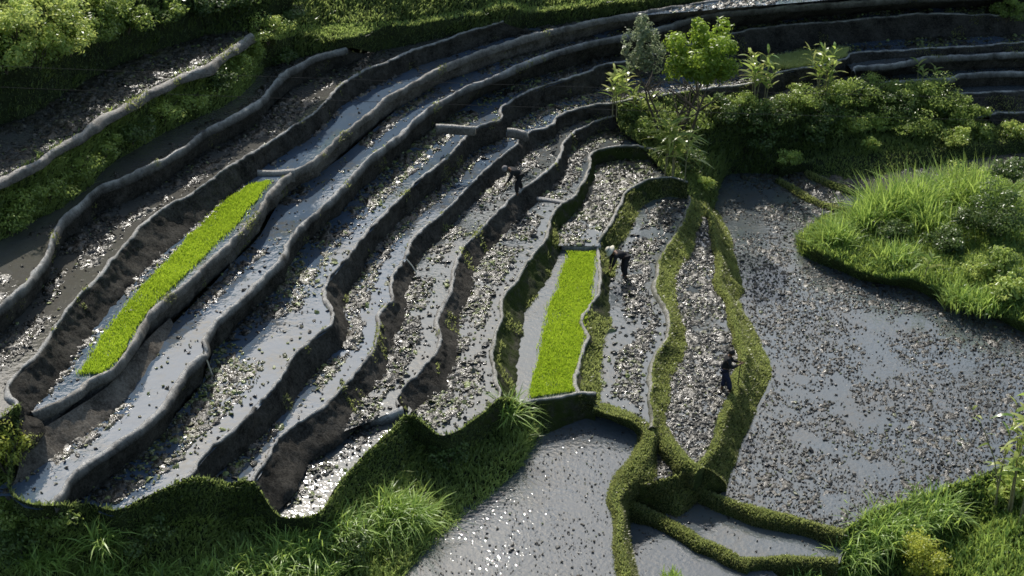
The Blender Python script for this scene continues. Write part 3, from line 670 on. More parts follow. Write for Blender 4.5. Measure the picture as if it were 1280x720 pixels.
# ------------------------------------------------------------------ seedling beds
def bed(label, left, right, z, mat, dens, h, name='rice_seedlings', base='leaf_lime'):
    a = PL(left, z + .02); c = PL(right, z + .02)
    a, c = smooth_line(a, .25), smooth_line(c, .25); n = max(len(a), len(c)); a, c = resample(a, n=n), resample(c, n=n)
    V = np.stack([a, a * .75 + c * .25, a * .5 + c * .5, a * .25 + c * .75, c]).reshape(-1, 3)
    V[:, :2] += np.stack([vnoise(V, 1.5, 71), vnoise(V, 1.5, 72)], 1) * .11
    F = grid_faces(5, n)
    p, nn = scatter(V, F, dens * 1.7, lambda p: .95 + .35 * vnoise(p, .9, 73) + .2 * vnoise(p, 3.3, 74))
    k = int(len(p) * .05); e_ = np.vstack([a, c])[rng.integers(0, 2 * n, k)] + rng.normal(0, .07, (k, 3)) * np.array([1, 1, 0])
    p = np.vstack([p, e_]); nn = np.vstack([nn, np.tile([0, 0, 1.], (k, 1))])
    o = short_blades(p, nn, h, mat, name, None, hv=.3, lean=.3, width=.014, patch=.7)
    o.data.materials.append(M['turf'])
    tag(o, label, 'rice seedlings', None, 'stuff')
    return o
bed('dense lime green rice seedlings in a long narrow bed on the left', [(100,468),(113,447),(126,425),(137,407),(160,380),(182,355),(197,340),(222,315),(245,288),(270,262),(295,243),(315,230)], [(130,466),(150,448),(163,425),(172,408),(190,384),(208,366),(232,343),(256,319),(282,294),(303,272),(322,247),(339,227)], Z4, 'leaf_lime', 900, .13)
bed('dense lime green rice seedlings in a short bed in the middle', [(664,497),(666,482),(672,455),(681,410),(685,385),(697,362),(704,335),(712,317)], [(716,489),(717,470),(724,440),(731,420),(730,402),(736,380),(741,350),(743,315)], ZG2, 'leaf_lime', 900, .13)
bed('pale green young rice in a small far plot at the upper right', [(952,76),(985,71),(1020,67),(1060,64)], [(972,87),(1000,84),(1030,78),(1056,71)], Z7 + .08, 'leaf_pale_rice', 750, .3, 'young_rice')

# ------------------------------------------------------------------ banks (shaped ground)
def lip(up, *cols):
    r = rows(*cols); r[0] = [(p[0], p[1], p[2] + up) for p in r[0]]; return r
def rows(*cols):
    return [[c[i] for c in cols] for i in range(len(cols[0]))]
BL, V, F = loft('grass_bank', lip(.1,
    ((-60,540,7.7),(-60,600,6.2),(-60,680,4.5),(-60,820,2.6)),
    ((0,526,7.75),(0,590,6.2),(0,670,4.5),(0,820,2.6)),
    ((25,508,7.75),(18,590,6.2),(20,670,4.6),(30,820,2.5)),
    ((14,612,6.2),(16,642,5.3),(40,690,4.2),(60,820,2.2)),
    ((34,629,6.22),(36,657,5.2),(60,705,4.0),(80,820,2.1)),
    ((64,632,6.22),(70,662,5.0),(90,705,3.8),(110,820,2.0)),
    ((111,629,5.15),(115,668,4.3),(130,705,3.5),(150,820,1.8)),
    ((145,639,5.15),(150,675,4.1),(160,708,3.3),(170,820,1.7)),
    ((188,616,5.15),(190,668,3.8),(192,706,3.1),(200,820,1.6)),
    ((240,598,5.15),(245,662,3.5),(245,702,2.9),(250,820,1.4)),
    ((286,605,4.25),(290,662,2.9),(290,702,2.4),(290,820,1.2)),
    ((315,602,4.25),(326,652,3.0),(325,702,2.3),(330,820,1.1)),
    ((350,645,3.28),(352,668,2.6),(355,708,2.0),(370,820,.9)),
    ((397,640,3.28),(405,668,2.4),(410,712,1.7),(410,820,.7)),
    ((425,600,3.33),(435,645,2.3),(440,702,1.45),(445,820,.7)),
    ((462,561,3.33),(480,625,2.0),(495,672,1.45),(500,732,.95)),
    ((485,540,3.33),(507,603,1.9),(525,652,1.45),(536,692,.95)),
    ((512,517,3.33),(528,572,1.7),(550,627,1.45),(560,668,.95)),
    ((553,543,3.1),(566,578,1.7),(588,604,1.4),(613,625,.95)),
    ((600,520,3.1),(603,552,1.7),(625,577,1.6),(644,594,.95)),
    ((626,498,3.1),(634,532,1.7),(650,554,1.55),(667,561,.95)),
    ((657,507,2.2),(665,527,1.7),(675,532,1.4),(691,537,.95))), None, None, 'turf_dark', .25, .24, 5, 'structure')
BLg = (V, F)
BK1, V1, F1 = loft('grass_bank', rows(*[((a[0], a[1] + 4, Z1 - .1), ((a[0] + c[0]) / 2, (a[1] + c[1]) / 2 - 3, 9.75), (c[0], c[1], Z2 - .1)) for a, c in
    zip(resample(np.array([(x, y, 0) for x, y in W1r + [(330,38),(345,45)]], float), n=16), resample(np.array([(x, y, 0) for x, y in BK1f], float), n=16))]), None, None, 'turf', .3, .2, 4, 'structure')
BK0, V0_, F0_ = loft('hillside', rows(
    ((-70,195,Z1-.1),(-70,85,13.6),(-70,20,14.8),(-70,-120,17)), ((0,159,Z1-.1),(0,84,13.0),(0,30,14.3),(0,-120,16.5)), ((34,149,Z1-.1),(40,78,12.8),(40,28,14.),(40,-120,16.4)),
    ((84,119,Z1-.1),(95,62,12.3),(95,20,13.4),(95,-120,16)), ((151,82,Z1-.1),(160,38,12.0),(160,5,13.),(160,-120,15.6)), ((202,65,Z1-.1),(215,26,11.8),(215,-5,12.8),(215,-120,15.4)),
    ((256,48,Z1-.1),(270,16,11.6),(270,-10,12.5),(270,-120,15.)), ((312,40,Z1-.1),(320,18,11.3),(320,-10,12.2),(320,-120,14.7)), ((345,60,9.2),(360,30,10.4),(370,-5,11.8),(380,-120,14.4))), None, None, 'turf_dark', .35, .3, 5, 'structure')
BT, VT, FT = loft('hillside', rows(
    ((318,90,8.65), (325,50,10.30), (335,42,10.40), (345,10,11.05), (350,-120,13.60)),
    ((390,70,8.65), (392,46,9.40), (400,32,9.60), (400,16,9.95), (410,-120,13.20)),
    ((436,60,8.65), (438,48,9.20), (440,28,9.50), (436,14,9.75), (440,-120,13.00)),
    ((470,66,7.70), (478,36,8.90), (484,27,9.10), (490,8,9.55), (500,-120,12.70)),
    ((500,60,7.70), (510,33,8.75), (512,25,8.85), (520,4,9.35), (540,-120,12.40)),
    ((560,47,7.70), (570,22,8.60), (573,15,8.70), (590,-8,9.25), (600,-120,12.00)),
    ((625,32,7.70), (640,10,8.40), (643,3,8.50), (650,-14,8.85), (660,-120,11.60)),
    ((660,37,6.95), (668,16,7.80), (672,8,7.90), (680,-14,8.35), (700,-120,11.00)),
    ((715,30,6.95), (722,8,7.80), (725,2,7.90), (735,-18,8.25), (750,-120,10.40)),
    ((790,16,6.95), (800,-2,7.60), (803,-8,7.70), (815,-28,7.85), (830,-120,9.70)),
    ((880,2,6.95), (890,-16,7.50), (893,-22,7.60), (900,-45,7.85), (910,-120,9.20)),
    ((1000,-8,6.95), (1005,-26,7.50), (1010,-34,7.60), (1010,-60,7.85), (1020,-120,9.00)),
    ((1340,-14,6.10), (1345,-40,7.20), (1350,-46,7.30), (1350,-70,7.65), (1360,-120,8.70))), None, None, 'turf_dark', .35, .14, 4, 'structure')
BR, VR, FR = loft('grass_bank', rows(
    ((762,126,4.2),(770,132,4.1),(772,150,3.6),(776,165,3.3)),
    ((800,120,4.2),(800,132,3.9),(800,155,3.3),(800,182,3.0)),
    ((840,118,4.2),(838,135,3.7),(836,175,2.9),(836,222,2.3)),
    ((868,114,4.2),(866,135,3.5),(862,190,2.2),(864,247,1.55)),
    ((900,128,3.4),(900,150,3.0),(896,190,1.6),(891,262,.15)),
    ((940,131,3.35),(940,150,2.9),(935,185,1.4),(905,223,.1)),
    ((985,123,3.35),(985,146,2.8),(985,180,1.4),(965,219,.1)),
    ((1050,113,3.3),(1050,140,2.5),(1050,170,1.4),(1000,208,.5)),
    ((1110,106,2.95),(1110,135,2.2),(1110,168,1.2),(1072,194,.9)),
    ((1180,112,2.5),(1185,140,1.8),(1180,165,1.1),(1180,186,.85)),
    ((1215,140,1.55),(1225,155,1.2),(1225,170,1.0),(1230,180,.85)),
    ((1244,158,.95),(1250,164,.95),(1255,170,.9),(1260,176,.85)),
    ((1340,158,.95),(1340,162,.95),(1340,166,.9),(1340,170,.85))), None, None, 'turf_dark', .3, .22, 5, 'structure')
BR2, V2, F2 = loft('grass_bank', rows(
    ((978,206,.8),(975,212,.8),(972,224,.1)),
    ((1000,202,.95),(1003,205,.9),(1002,218,.2)),
    ((1072,190,.95),(1074,195,.9),(1060,229,.25)),
    ((1180,182,.95),(1182,188,.9),(1150,213,.25)),
    ((1260,174,.95),(1262,178,.9),(1250,197,.25)),
    ((1340,168,.95),(1342,172,.9),(1340,188,.25))), None, None, 'turf_dark', .25, .06, 4, 'structure')
IS, VI, FI = loft('grass_bank', rows(
    ((999,296,.0),(1003,292,.6),(1012,284,.7),(1030,278,.3)),
    ((998,306,.0),(1007,301,.7),(1030,287,.85),(1050,268,.3)),
    ((1000,318,.0),(1012,311,.7),(1050,295,.95),(1082,262,.3)),
    ((1011,328,.0),(1024,319,.75),(1075,300,1.0),(1098,252,.35)),
    ((1052,343,.0),(1062,333,.8),(1100,305,1.0),(1130,246,.35)),
    ((1085,356,.0),(1095,346,.8),(1125,312,1.0),(1165,244,.35)),
    ((1139,365,.0),(1148,354,.8),(1165,325,1.0),(1200,240,.35)),
    ((1186,387,.0),(1195,375,.8),(1205,335,1.0),(1240,236,.35)),
    ((1233,397,.0),(1240,385,.8),(1248,345,1.1),(1280,232,.35)),
    ((1280,420,.0),(1286,408,.8),(1290,360,1.2),(1320,228,.35)),
    ((1400,462,.0),(1400,450,.8),(1400,370,1.4),(1400,220,.35))), None, None, 'turf', .25, .14, 5, 'structure')
BB, VB, FB = loft('grass_bank', rows(
    ((1046,668,.25),(1030,700,-.5),(1000,735,-1.2),(960,830,-2.2)),
    ((1060,660,.35),(1060,705,-.6),(1060,735,-1.2),(1040,830,-2.2)),
    ((1088,641,.4),(1095,700,-.7),(1100,735,-1.2),(1110,830,-2.0)),
    ((1130,626,.4),(1135,690,-.7),(1145,725,-1.1),(1160,830,-1.9)),
    ((1168,613,.4),(1172,672,-.7),(1180,705,-.9),(1200,830,-1.7)),
    ((1205,602,.4),(1208,660,-.6),(1215,690,-.6),(1240,830,-1.4)),
    ((1240,588,.45),(1242,648,-.4),(1250,672,-.3),(1280,830,-1.0)),
    ((1285,572,.5),(1285,630,-.2),(1290,655,.0),(1320,830,-.8)),
    ((1420,530,.6),(1420,580,.0),(1420,600,.2),(1420,830,-.5))), None, None, 'turf_dark', .25, .12, 5, 'structure')

AP, VA, FA = loft('mud_apron', rows(
    ((30,548,6.78),(24,580,6.5),(14,613,6.1)), ((67,527,6.72),(62,553,6.45),(57,582,6.1)), ((100,507,6.68),(105,525,6.4),(111,546,6.1)),
    ((135,482,6.64),(142,494,6.4),(152,510,6.1)), ((160,455,6.6),(170,464,6.38),(181,474,6.1)), ((184,424,6.55),(192,431,6.35),(202,438,6.1)),
    ((212,398,6.3),(215,403,6.2),(219,409,6.05))), 'smooth sloping mud apron under the wall of the long seedling bed at its lower end', 'mud slope', 'mud_pale', .15, .07, 5, nscale=2.2)
# ---- ground cover on the banks
def cover(V, F, dens, h, mat, label, thr=None, lean=.5, width=.022, tint=(0, 1), sel=None, name='bank_grass', fn=None, slope=True):
    if thr is not None: fn = lambda p: (vnoise(p, .6, 23) + .5 * vnoise(p, 1.9, 24) > thr).astype(float)
    FF = F if sel is None else F[sel]
    p, nn = scatter(V, FF, dens, fn)
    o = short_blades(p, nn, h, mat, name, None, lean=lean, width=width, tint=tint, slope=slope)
    tag(o, label, 'grass', None, 'stuff'); return o
nb_ = len(BLg[1]) // 15
cover(BLg[0], BLg[1][:nb_ * 4], 380, .16, 'leaf_bank', 'short grass on the steep upper face of the bank at the lower left', width=.026)
cover(BLg[0], BLg[1][nb_ * 4:], 320, .26, 'leaf_bank', 'rough grass tinted as sunlit over the lower part of the bank at the lower left', width=.028, tint=(.25, 1.3), slope=False)  # sunlight painted by a brighter tint; this slope lies mostly in shadow
cover(V1, F1, 300, .26, 'leaf_bank', 'rough grass on the bank between the two topmost left walls', width=.03, tint=(.1, 1.2), slope=False)
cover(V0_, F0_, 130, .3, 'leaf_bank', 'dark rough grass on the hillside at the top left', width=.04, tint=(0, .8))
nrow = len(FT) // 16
cover(VT, FT[nrow * 4:nrow * 8], 320, .14, 'leaf_bank', 'short grass tinted as sunlit along the edge of the stepped hillside at the top centre', width=.03, tint=(.9, 1.6), slope=False)  # bright tint paints a sunlit strip on the step edge
cover(VT, np.vstack([FT[:nrow * 4], FT[nrow * 8:]]), 170, .3, 'leaf_bank', 'rough grass tinted dark as shade on the stepped hillside at the top centre', width=.04, tint=(.05, .5))  # dark tint paints shade over the rest of the hillside
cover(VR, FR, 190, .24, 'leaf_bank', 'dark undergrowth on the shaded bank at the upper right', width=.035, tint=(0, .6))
cover(V2, F2, 150, .12, 'leaf_bank', 'low grass on the ledge above the brown far pond', width=.03, tint=(0, .7))
cover(VI, FI, 260, .3, 'leaf_tall', 'bright grass on the promontory at the right', width=.03, tint=(0, .55))  # lowered tint paints shade into the gaps between clumps
cover(VB, FB, 260, .24, 'leaf_tall', 'bright grass on the bank at the lower right corner', width=.028, tint=(0, .7))  # tint lowered here too, as painted shade under the clumps

# ------------------------------------------------------------------ ground sheet
allp = np.vstack(CLOUD)
kd = KDTree(len(allp))
for i, p in enumerate(allp): kd.insert((p[0], p[1], 0), i)
kd.balance()
xs = np.concatenate([np.linspace(-1500, -60, 16)[:-1], np.arange(-60, 60, .8), np.linspace(60, 1500, 16)])
ys = np.concatenate([np.linspace(-1200, 20, 14)[:-1], np.arange(20, 125, .8), np.linspace(125, 2500, 18)])
X, Y = np.meshgrid(xs, ys); gp = np.stack([X.ravel(), Y.ravel(), 0 * X.ravel()], 1)
gz = np.zeros(len(gp))
for i, g in enumerate(gp):
    nb = kd.find_n((g[0], g[1], 0), 7)
    d = np.array([n[2] for n in nb]) + .05; z = allp[[n[1] for n in nb], 2]
    v = (z / d**2).sum() / (1 / d**2).sum()
    if d[0] < 2.5: v = min(v, z[d < 2.5].min()) - .45
    else:
        far = d[0] - 2.5
        v = v - .45 + min(far, 400) * (.06 if g[1] > 60 else -.05) * (1 if far < 80 else .8)
    gz[i] = v
for poly, z in POLYS:
    m = in_poly(gp, poly); gz[m] = np.minimum(gz[m], z - .35)
gp[:, 2] = gz
go = mk('ground', gp, grid_faces(len(ys), len(xs)), 'soil'); go['kind'] = 'structure'

# ------------------------------------------------------------------ stand points
tv, tf, off = [], [], 0
for V, F in TERR:
    tv.append(V); tf.append(F + off); off += len(V)
bv = BVHTree.FromPolygons([tuple(v) for v in np.vstack(tv)], [tuple(int(q) for q in f) for f in np.vstack(tf)])
def stand(x, y, fallback=1.0):
    d = Vector(ray(x, y)).normalized()
    h = bv.ray_cast(Vector((0, 0, CAM_H)), d)
    return np.array(h[0]) if h[0] is not None else P(x, y, fallback)

# ------------------------------------------------------------------ plants
def ribbon(p, d0, L, Wd, bend, seg=4, side=None):
    """arching leaves: p (n,3) roots, d0 unit directions, bend: how far they droop"""
    n = len(p)
    hz = d0.copy(); hz[:, 2] = 0; hn = np.linalg.norm(hz, axis=1, keepdims=True)
    ang = rng.random(n) * 6.283; rnd = np.stack([np.cos(ang), np.sin(ang), 0 * ang], 1)
    hz = np.where(hn > .05, hz / (hn + 1e-9), rnd)
    sd = np.stack([-hz[:, 1], hz[:, 0], 0 * hz[:, 0]], 1)
    tw = rng.normal(0, .5, n)[:, None]
    sd = sd * np.cos(tw) + np.cross(d0, sd) * np.sin(tw)
    pts = []
    for k in range(seg + 1):
        u = k / seg
        c = p + d0 * (L * u)[:, None] + (hz * .45 * (L * bend)[:, None] - np.array([0, 0, 1]) * (L * bend)[:, None] * .8) * u ** 2.2
        wd = Wd * (math.sin(math.pi * min(.97, .12 + .85 * u)) ** .8 if k else .5)
        if k == seg: wd = Wd * .05
        pts.append(c - sd * wd[:, None]); pts.append(c + sd * wd[:, None])
    V = np.stack(pts, 1).reshape(-1, 3)
    i = np.arange(n)[:, None] * (2 * seg + 2)
    F = np.concatenate([i + np.array([[2 * k, 2 * k + 1, 2 * k + 3, 2 * k + 2]]) for k in range(seg)])
    return V, F, 2 * seg + 2

def tall_grass(base_pts, h, wd, mat, name, label=None, cat='grass', group=None, kind=None, bend=.35, spread=.35, tint=(0, 1)):
    n = len(base_pts)
    a = rng.random(n) * 6.283; s = np.abs(rng.normal(0, spread, n))
    d0 = np.stack([np.cos(a) * s, np.sin(a) * s, np.ones(n)], 1); d0 /= np.linalg.norm(d0, axis=1, keepdims=True)
    L = h * (.55 + .7 * rng.random(n)); B = bend * (.3 + 1.4 * rng.random(n))
    V, F, k = ribbon(base_pts, d0, L, wd * (.6 + .8 * rng.random(n)), B)
    t = np.clip(tint[0] + (tint[1] - tint[0]) * (.5 + .35 * vnoise(base_pts, 1.1, 81) + rng.normal(0, .2, n)), 0, 1)
    o = mk(name, V, F, mat, smooth=True, attrs={'tint': np.clip(np.repeat(t, k) * np.tile(np.repeat(np.linspace(.1, 1.75, k // 2), 2), n), 0, 1)})  # tint rises from root to tip, painting shade inside the clump
    tag(o, label, cat, group, kind); return o

def clump(px, py, h, r, n, label, mat='leaf_tall', wd=.022, group=None, bend=.4, spread=.4, tint=(0, 1), fallback=1., z=None):
    c = stand(px, py, fallback) if z is None else P(px, py, z)
    q = np.clip(rng.normal(0, .5, (n, 2)), -1, 1) * r
    p = np.zeros((n, 3)); p[:, :2] = q; p[:, 2] = -.1 - .1 * np.linalg.norm(q, axis=1)
    # outer blades shorter, leaning outwards
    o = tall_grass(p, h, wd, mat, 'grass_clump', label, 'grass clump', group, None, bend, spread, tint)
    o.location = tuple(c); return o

def leaf_cards(c, nrm, size, aspect=.5):
    n = len(c)
    a = rng.normal(0, 1, (n, 3)); u = np.cross(nrm, a); u /= np.linalg.norm(u, axis=1, keepdims=True) + 1e-9
    v = np.cross(nrm, u)
    s = (size * (.6 + .8 * rng.random(n)))[:, None]
    V = np.stack([c - u * s, c - v * s * aspect + nrm * s * .12, c + u * s, c + v * s * aspect + nrm * s * .12], 1).reshape(-1, 3)
    F = np.arange(n)[:, None] * 4 + np.array([[0, 1, 2, 3]])
    return V, F

def lumpy(n, rx, ry, rz, lumps, seed, shell=.55, lrs=1.):
    """points in a lumpy crown made of several clusters"""
    r = np.random.default_rng(seed)
    lc = r.normal(0, 1, (lumps, 3)); lc /= np.linalg.norm(lc, axis=1, keepdims=True); lc *= (.3 + .62 * r.random(lumps))[:, None]; lc[:, 2] = np.where(lc[:, 2] < -.35, lc[:, 2] * .6, lc[:, 2])
    lr = (.2 + .3 * r.random(lumps)) * lrs
    k = r.integers(0, lumps, n)
    d = r.normal(0, 1, (n, 3)); d /= np.linalg.norm(d, axis=1, keepdims=True)
    rad = (shell + (1 - shell) * r.random(n)) * (.8 + .4 * r.random(n))
    p = lc[k] + d * (lr[k] * rad)[:, None]
    nn = d + r.normal(0, .5, (n, 3)) + np.array([0, 0, .5]); nn /= np.linalg.norm(nn, axis=1, keepdims=True)
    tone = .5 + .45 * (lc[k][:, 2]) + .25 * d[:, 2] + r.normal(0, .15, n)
    return p * np.array([rx, ry, rz]), nn, np.clip(tone, 0, 1)

SEED = [100]
def shrub(px, py, w_, h, label, mat='leaf_shrub', n=900, leaf=.09, lumps=14, group='shrubs on the banks', fallback=1., z=None, name='shrub', cat='shrub', depth=None):
    SEED[0] += 1
    c = stand(px, py, fallback) if z is None else P(px, py, z)
    n = int(n * 2.1); leaf *= .66; lumps = int(lumps * 1.5)
    p, nn, t = lumpy(n, w_ / 2, (depth or w_) / 2, h / 2, lumps, SEED[0])
    p[:, 2] += h * .42
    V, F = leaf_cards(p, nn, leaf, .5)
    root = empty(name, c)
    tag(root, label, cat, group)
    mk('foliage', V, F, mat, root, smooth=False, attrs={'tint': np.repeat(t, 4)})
    # branching stems
    vs, fs = [], []; off = 0
    for k in range(5):
        a = k * 1.256 + random.random(); tip = np.array([math.cos(a) * w_ * .3, math.sin(a) * w_ * .3, h * .6])
        v, f = tube(np.array([[0, 0, -.15], tip * .5 + [0, 0, .1 * h], tip]), [.035, .025, .01], 5)
        vs.append(v); fs.append(f + off); off += len(v)
    mk('stem', np.vstack(vs), np.vstack(fs), 'bark', root)
    return root

def tube(path, radii, sides=7):
    path = np.asarray(path, float); n = len(path)
    tg = np.gradient(path, axis=0); tg /= np.linalg.norm(tg, axis=1, keepdims=True) + 1e-9
    ref = np.array([.31, .87, .37]); u = np.cross(tg, ref); u /= np.linalg.norm(u, axis=1, keepdims=True) + 1e-9; v = np.cross(tg, u)
    a = np.linspace(0, 2 * math.pi, sides, endpoint=False)
    V = (path[:, None] + (u[:, None] * np.cos(a)[None, :, None] + v[:, None] * np.sin(a)[None, :, None]) * np.asarray(radii)[:, None, None]).reshape(-1, 3)
    F = []
    for i in range(n - 1):
        for j in range(sides):
            F.append([i * sides + j, i * sides + (j + 1) % sides, (i + 1) * sides + (j + 1) % sides, (i + 1) * sides + j])
    return V, np.array(F)

def tree(base, h, trunks, crown_c, crown_r, label, leafmat, n, leaf, lumps, seed, name='tree', tr=.11, lr=.85):
    root = empty(name, base); tag(root, label, 'tree')
    vs, fs, off = [], [], 0
    r = random.Random(seed)
    for (dx, dy, lean, top) in trunks:
        pts = [np.array([dx, dy, -.2])]
        tipx, tipy = crown_c[0] + lean * 1.0, crown_c[1]
        for k in range(1, 7):
            u = k / 6
            pts.append(np.array([dx + (tipx - dx) * u ** 1.3 + r.uniform(-.08, .08), dy + (tipy - dy) * u + r.uniform(-.08, .08), top * u]))
        v, f = tube(pts, np.linspace(tr, .03, 7)); vs.append(v); fs.append(f + off); off += len(v)
        for k in range(7):
            i = r.randint(3, 5); a = r.random() * 6.28; L = r.uniform(.4, .9) * crown_r[0]
            b0 = pts[i]; b1 = b0 + np.array([math.cos(a) * L * .5, math.sin(a) * L * .5, L * .45]); b2 = b0 + np.array([math.cos(a) * L, math.sin(a) * L, L * .75])
            v, f = tube(np.array([b0, b1, b2]), [.04, .028, .012], 5); vs.append(v); fs.append(f + off); off += len(v)
    mk('trunk', np.vstack(vs), np.vstack(fs), 'bark', root)
    p, nn, t = lumpy(n, *crown_r, lumps, seed, lrs=lr)
    p += np.array(crown_c)
    V, F = leaf_cards(p, nn, leaf, .5)
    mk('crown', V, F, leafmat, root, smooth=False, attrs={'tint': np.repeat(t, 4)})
    return root

def stalk_plant(px, py, h, stalks, label, n_leaf=9, L=.8, wd=.05, mat='leaf_stalk', spread=.25, lean=(0, 0), group='tall leafy stalks', z=None, bare=.45, name='maize_plant', bend=.5, cat='plant'):
    c = stand(px, py) if z is None else P(px, py, z)
    root = empty(name, c); tag(root, label, cat, group)
    vs, fs, off = [], [], 0; rp, rd, rl = [], [], []
    for k in range(stalks):
        b0 = np.array([random.gauss(0, spread), random.gauss(0, spread), -.1]); hh = h * random.uniform(.7, 1.0)
        ln = np.array([random.gauss(0, .1), random.gauss(0, .1), 0]) * hh + np.array([lean[0], lean[1], 0])
        path = np.array([b0 + ln * u * u + np.array([0, 0, hh * u]) for u in np.linspace(0, 1, 5)])
        v, f = tube(path, np.linspace(.035, .012, 5), 6); mk('stalk', v, f, 'stalk', root)
        for j in range(n_leaf):
            u = bare + (1 - bare) * (j + random.random() * .8) / n_leaf
            a = j * 2.4 + random.random(); e = random.uniform(.25, 1.2)
            rp.append(b0 + ln * u * u + np.array([0, 0, hh * min(u, 1)])); d = np.array([math.cos(a), math.sin(a), e + u * .5]); rd.append(d / np.linalg.norm(d)); rl.append(L * random.uniform(.6, 1.15))
    rp, rd, rl = np.array(rp), np.array(rd), np.array(rl)
    V, F, k = ribbon(rp, rd, rl, wd * (.7 + .6 * rng.random(len(rl))), bend * (.5 + rng.random(len(rl))), 5)
    mk('foliage', V, F, mat, root, attrs={'tint': np.repeat(np.clip(rng.normal(.55, .25, len(rl)), 0, 1), k)})
    return root

# -- trees at the head of the strips
b1 = stand(848, 205)
tree(b1, 6, [(-.55, 0, -.4, 3.6), (-.1, .2, .1, 4.0), (.25, -.1, .5, 3.9), (-.3, .3, -.1, 3.4)], (.8, .3, 5.2), (1.95, 1.7, 2.1), 'round dark green tree with several thin bare trunks', 'leaf_tree', 8600, .1, 52, 12, lr=.6)
b2 = stand(826, 180)
tree(b2, 5, [(0, 0, -.6, 4.2), (.25, .1, -.1, 3.2)], (-.95, .3, 4.7), (1.15, 1.1, 1.9), 'slender grey green tree on the left of the round dark tree', 'leaf_grey', 2500, .085, 34, 9, tr=.07, lr=.62)
shrub(846, 30, 1.2, 1.5, 'small grey green treetop behind the round dark tree', 'leaf_grey', 500, .08, 8, None, z=Z6)

# -- tall leafy stalks around the trees and the far bank
stalk_plant(769, 140, 2.3, 5, 'bright leafy stalks at the far left of the trees', 12, .8, .075, spread=.35)
stalk_plant(798, 150, 1.7, 4, 'low glossy leafy stalks between the trees and the wall ends', 11, .7, .08, spread=.35)
stalk_plant(836, 220, 3.1, 8, 'large fan of long arching bright leaves at the foot of the trees', 14, 1.25, .07, spread=.4, bend=.7)
stalk_plant(880, 148, 1.5, 4, 'small leafy stalks right of the thin trunks', 8, .55, .05)
stalk_plant(946, 132, 3.2, 7, 'tall pale leafy stalks left of the pale rice plot', 13, .8, .07, spread=.22)
stalk_plant(972, 122, 1.9, 3, 'shorter pale stalks close to the tall pale stalks', 9, .6, .055)
stalk_plant(1026, 124, 2.9, 6, 'tall leafy stalks in front of the pale rice plot', 13, .85, .07, spread=.22)
stalk_plant(1160, 100, 1.0, 3, 'small lone leafy plant on the far strip at the right', 7, .6, .06)

# -- shrubs on the dark bank
for (x, y, w_, h, m, n, lab) in [
    (1082, 135, 3.0, 2.0, 'leaf_shrub', 1500, 'rounded green bush right of the tall leafy stalks'),
    (1165, 140, 3.6, 2.0, 'leaf_shrub', 1700, 'wide green mound bush under the small lone plant'),
    (1115, 150, 3.2, 1.5, 'leaf_dark', 1300, 'dark bush in the dip between the two rounded green bushes'),
    (1030, 150, 3.0, 1.4, 'leaf_dark', 1200, 'dark low bush below the tall leafy stalks'),
    (960, 150, 2.8, 1.2, 'leaf_dark', 1100, 'dark low bush below the tall pale stalks'),
    (905, 150, 2.2, 1.4, 'leaf_dark', 1000, 'dark bush right of the thin tree trunks'),
    (1094, 162, 1.8, .9, 'leaf_bright', 600, 'small sunlit bush in the middle of the dark bank'),
    (1088, 188, 1.1, .8, 'leaf_bright', 400, 'small bright tuft like bush at the foot of the dark bank'),
    (1195, 182, 2.0, 1.1, 'leaf_bright', 800, 'low sunlit bush on the ledge above the brown far pond'),
    (1268, 172, 1.9, 1.2, 'leaf_bright', 800, 'sunlit bush at the right edge on the ledge'),
    (1225, 172, 1.6, .9, 'leaf_shrub', 600, 'dull green bush between the two sunlit ledge bushes'),
    (985, 205, 1.6, .9, 'leaf_bright', 600, 'yellowish bush at the left end of the ledge'),
    (880, 238, 1.3, .9, 'leaf_bright', 600, 'small bright bush at the top end of the grassy bund'),
    (868, 168, 2.2, 1.5, 'leaf_shrub', 900, 'leafy bush just right of the thin tree trunks'),
    (815, 175, 1.8, 1.3, 'leaf_shrub', 800, 'leafy bush left of the large arching leaves'),
    (790, 155, 1.5, 1.0, 'leaf_dark', 600, 'dark bush below the bright leafy stalks'),
    (862, 215, 1.6, 1.3, 'leaf_dark', 800, 'dark bush at the right of the large arching leaves'),
    (1268, 225, 1.8, 1.1, 'leaf_dark', 800, 'dark rounded bush at the right edge beside the brown far pond'),
    (1258, 25, 2.2, 1.5, 'leaf_shrub', 1000, 'green bush at the right end of the far terrace walls near the top right corner'),
    (1050, 128, 2.6, 1.5, 'leaf_shrub', 1100, 'leafy bush between the second tall stalks and the rounded green bush'),
    (1000, 134, 2.6, 1.3, 'leaf_shrub', 1100, 'leafy bush between the two tall stalk plants on the bank edge'),
    (925, 140, 2.4, 1.3, 'leaf_shrub', 1000, 'leafy bush at the left foot of the tall pale stalks'),
    (1125, 128, 2.6, 1.5, 'leaf_shrub', 1100, 'leafy bush in front of the gap left of the wide mound bush'),
    (1205, 148, 2.6, 1.4, 'leaf_shrub', 1100, 'leafy bush at the right side of the wide mound bush'),
    (1060, 165, 2.8, 1.3, 'leaf_shrub', 1100, 'dim bush on the shaded bank left of the small sunlit bush'),
    (1140, 170, 3.0, 1.4, 'leaf_shrub', 1200, 'dim bush on the shaded bank right of the small sunlit bush'),
    (1010, 172, 2.8, 1.3, 'leaf_dark', 1100, 'dim low bush low on the shaded bank above the yellowish ledge bush'),
    (950, 178, 2.8, 1.3, 'leaf_dark', 1100, 'dim low bush on the darkest left part of the shaded bank'),
    (1195, 165, 2.4, 1.2, 'leaf_shrub', 1000, 'bush right above the low sunlit ledge bush'),
]:
    shrub(x, y, w_, h, lab, m, n, .1 if m != 'leaf_dark' else .11, fallback=Z6)

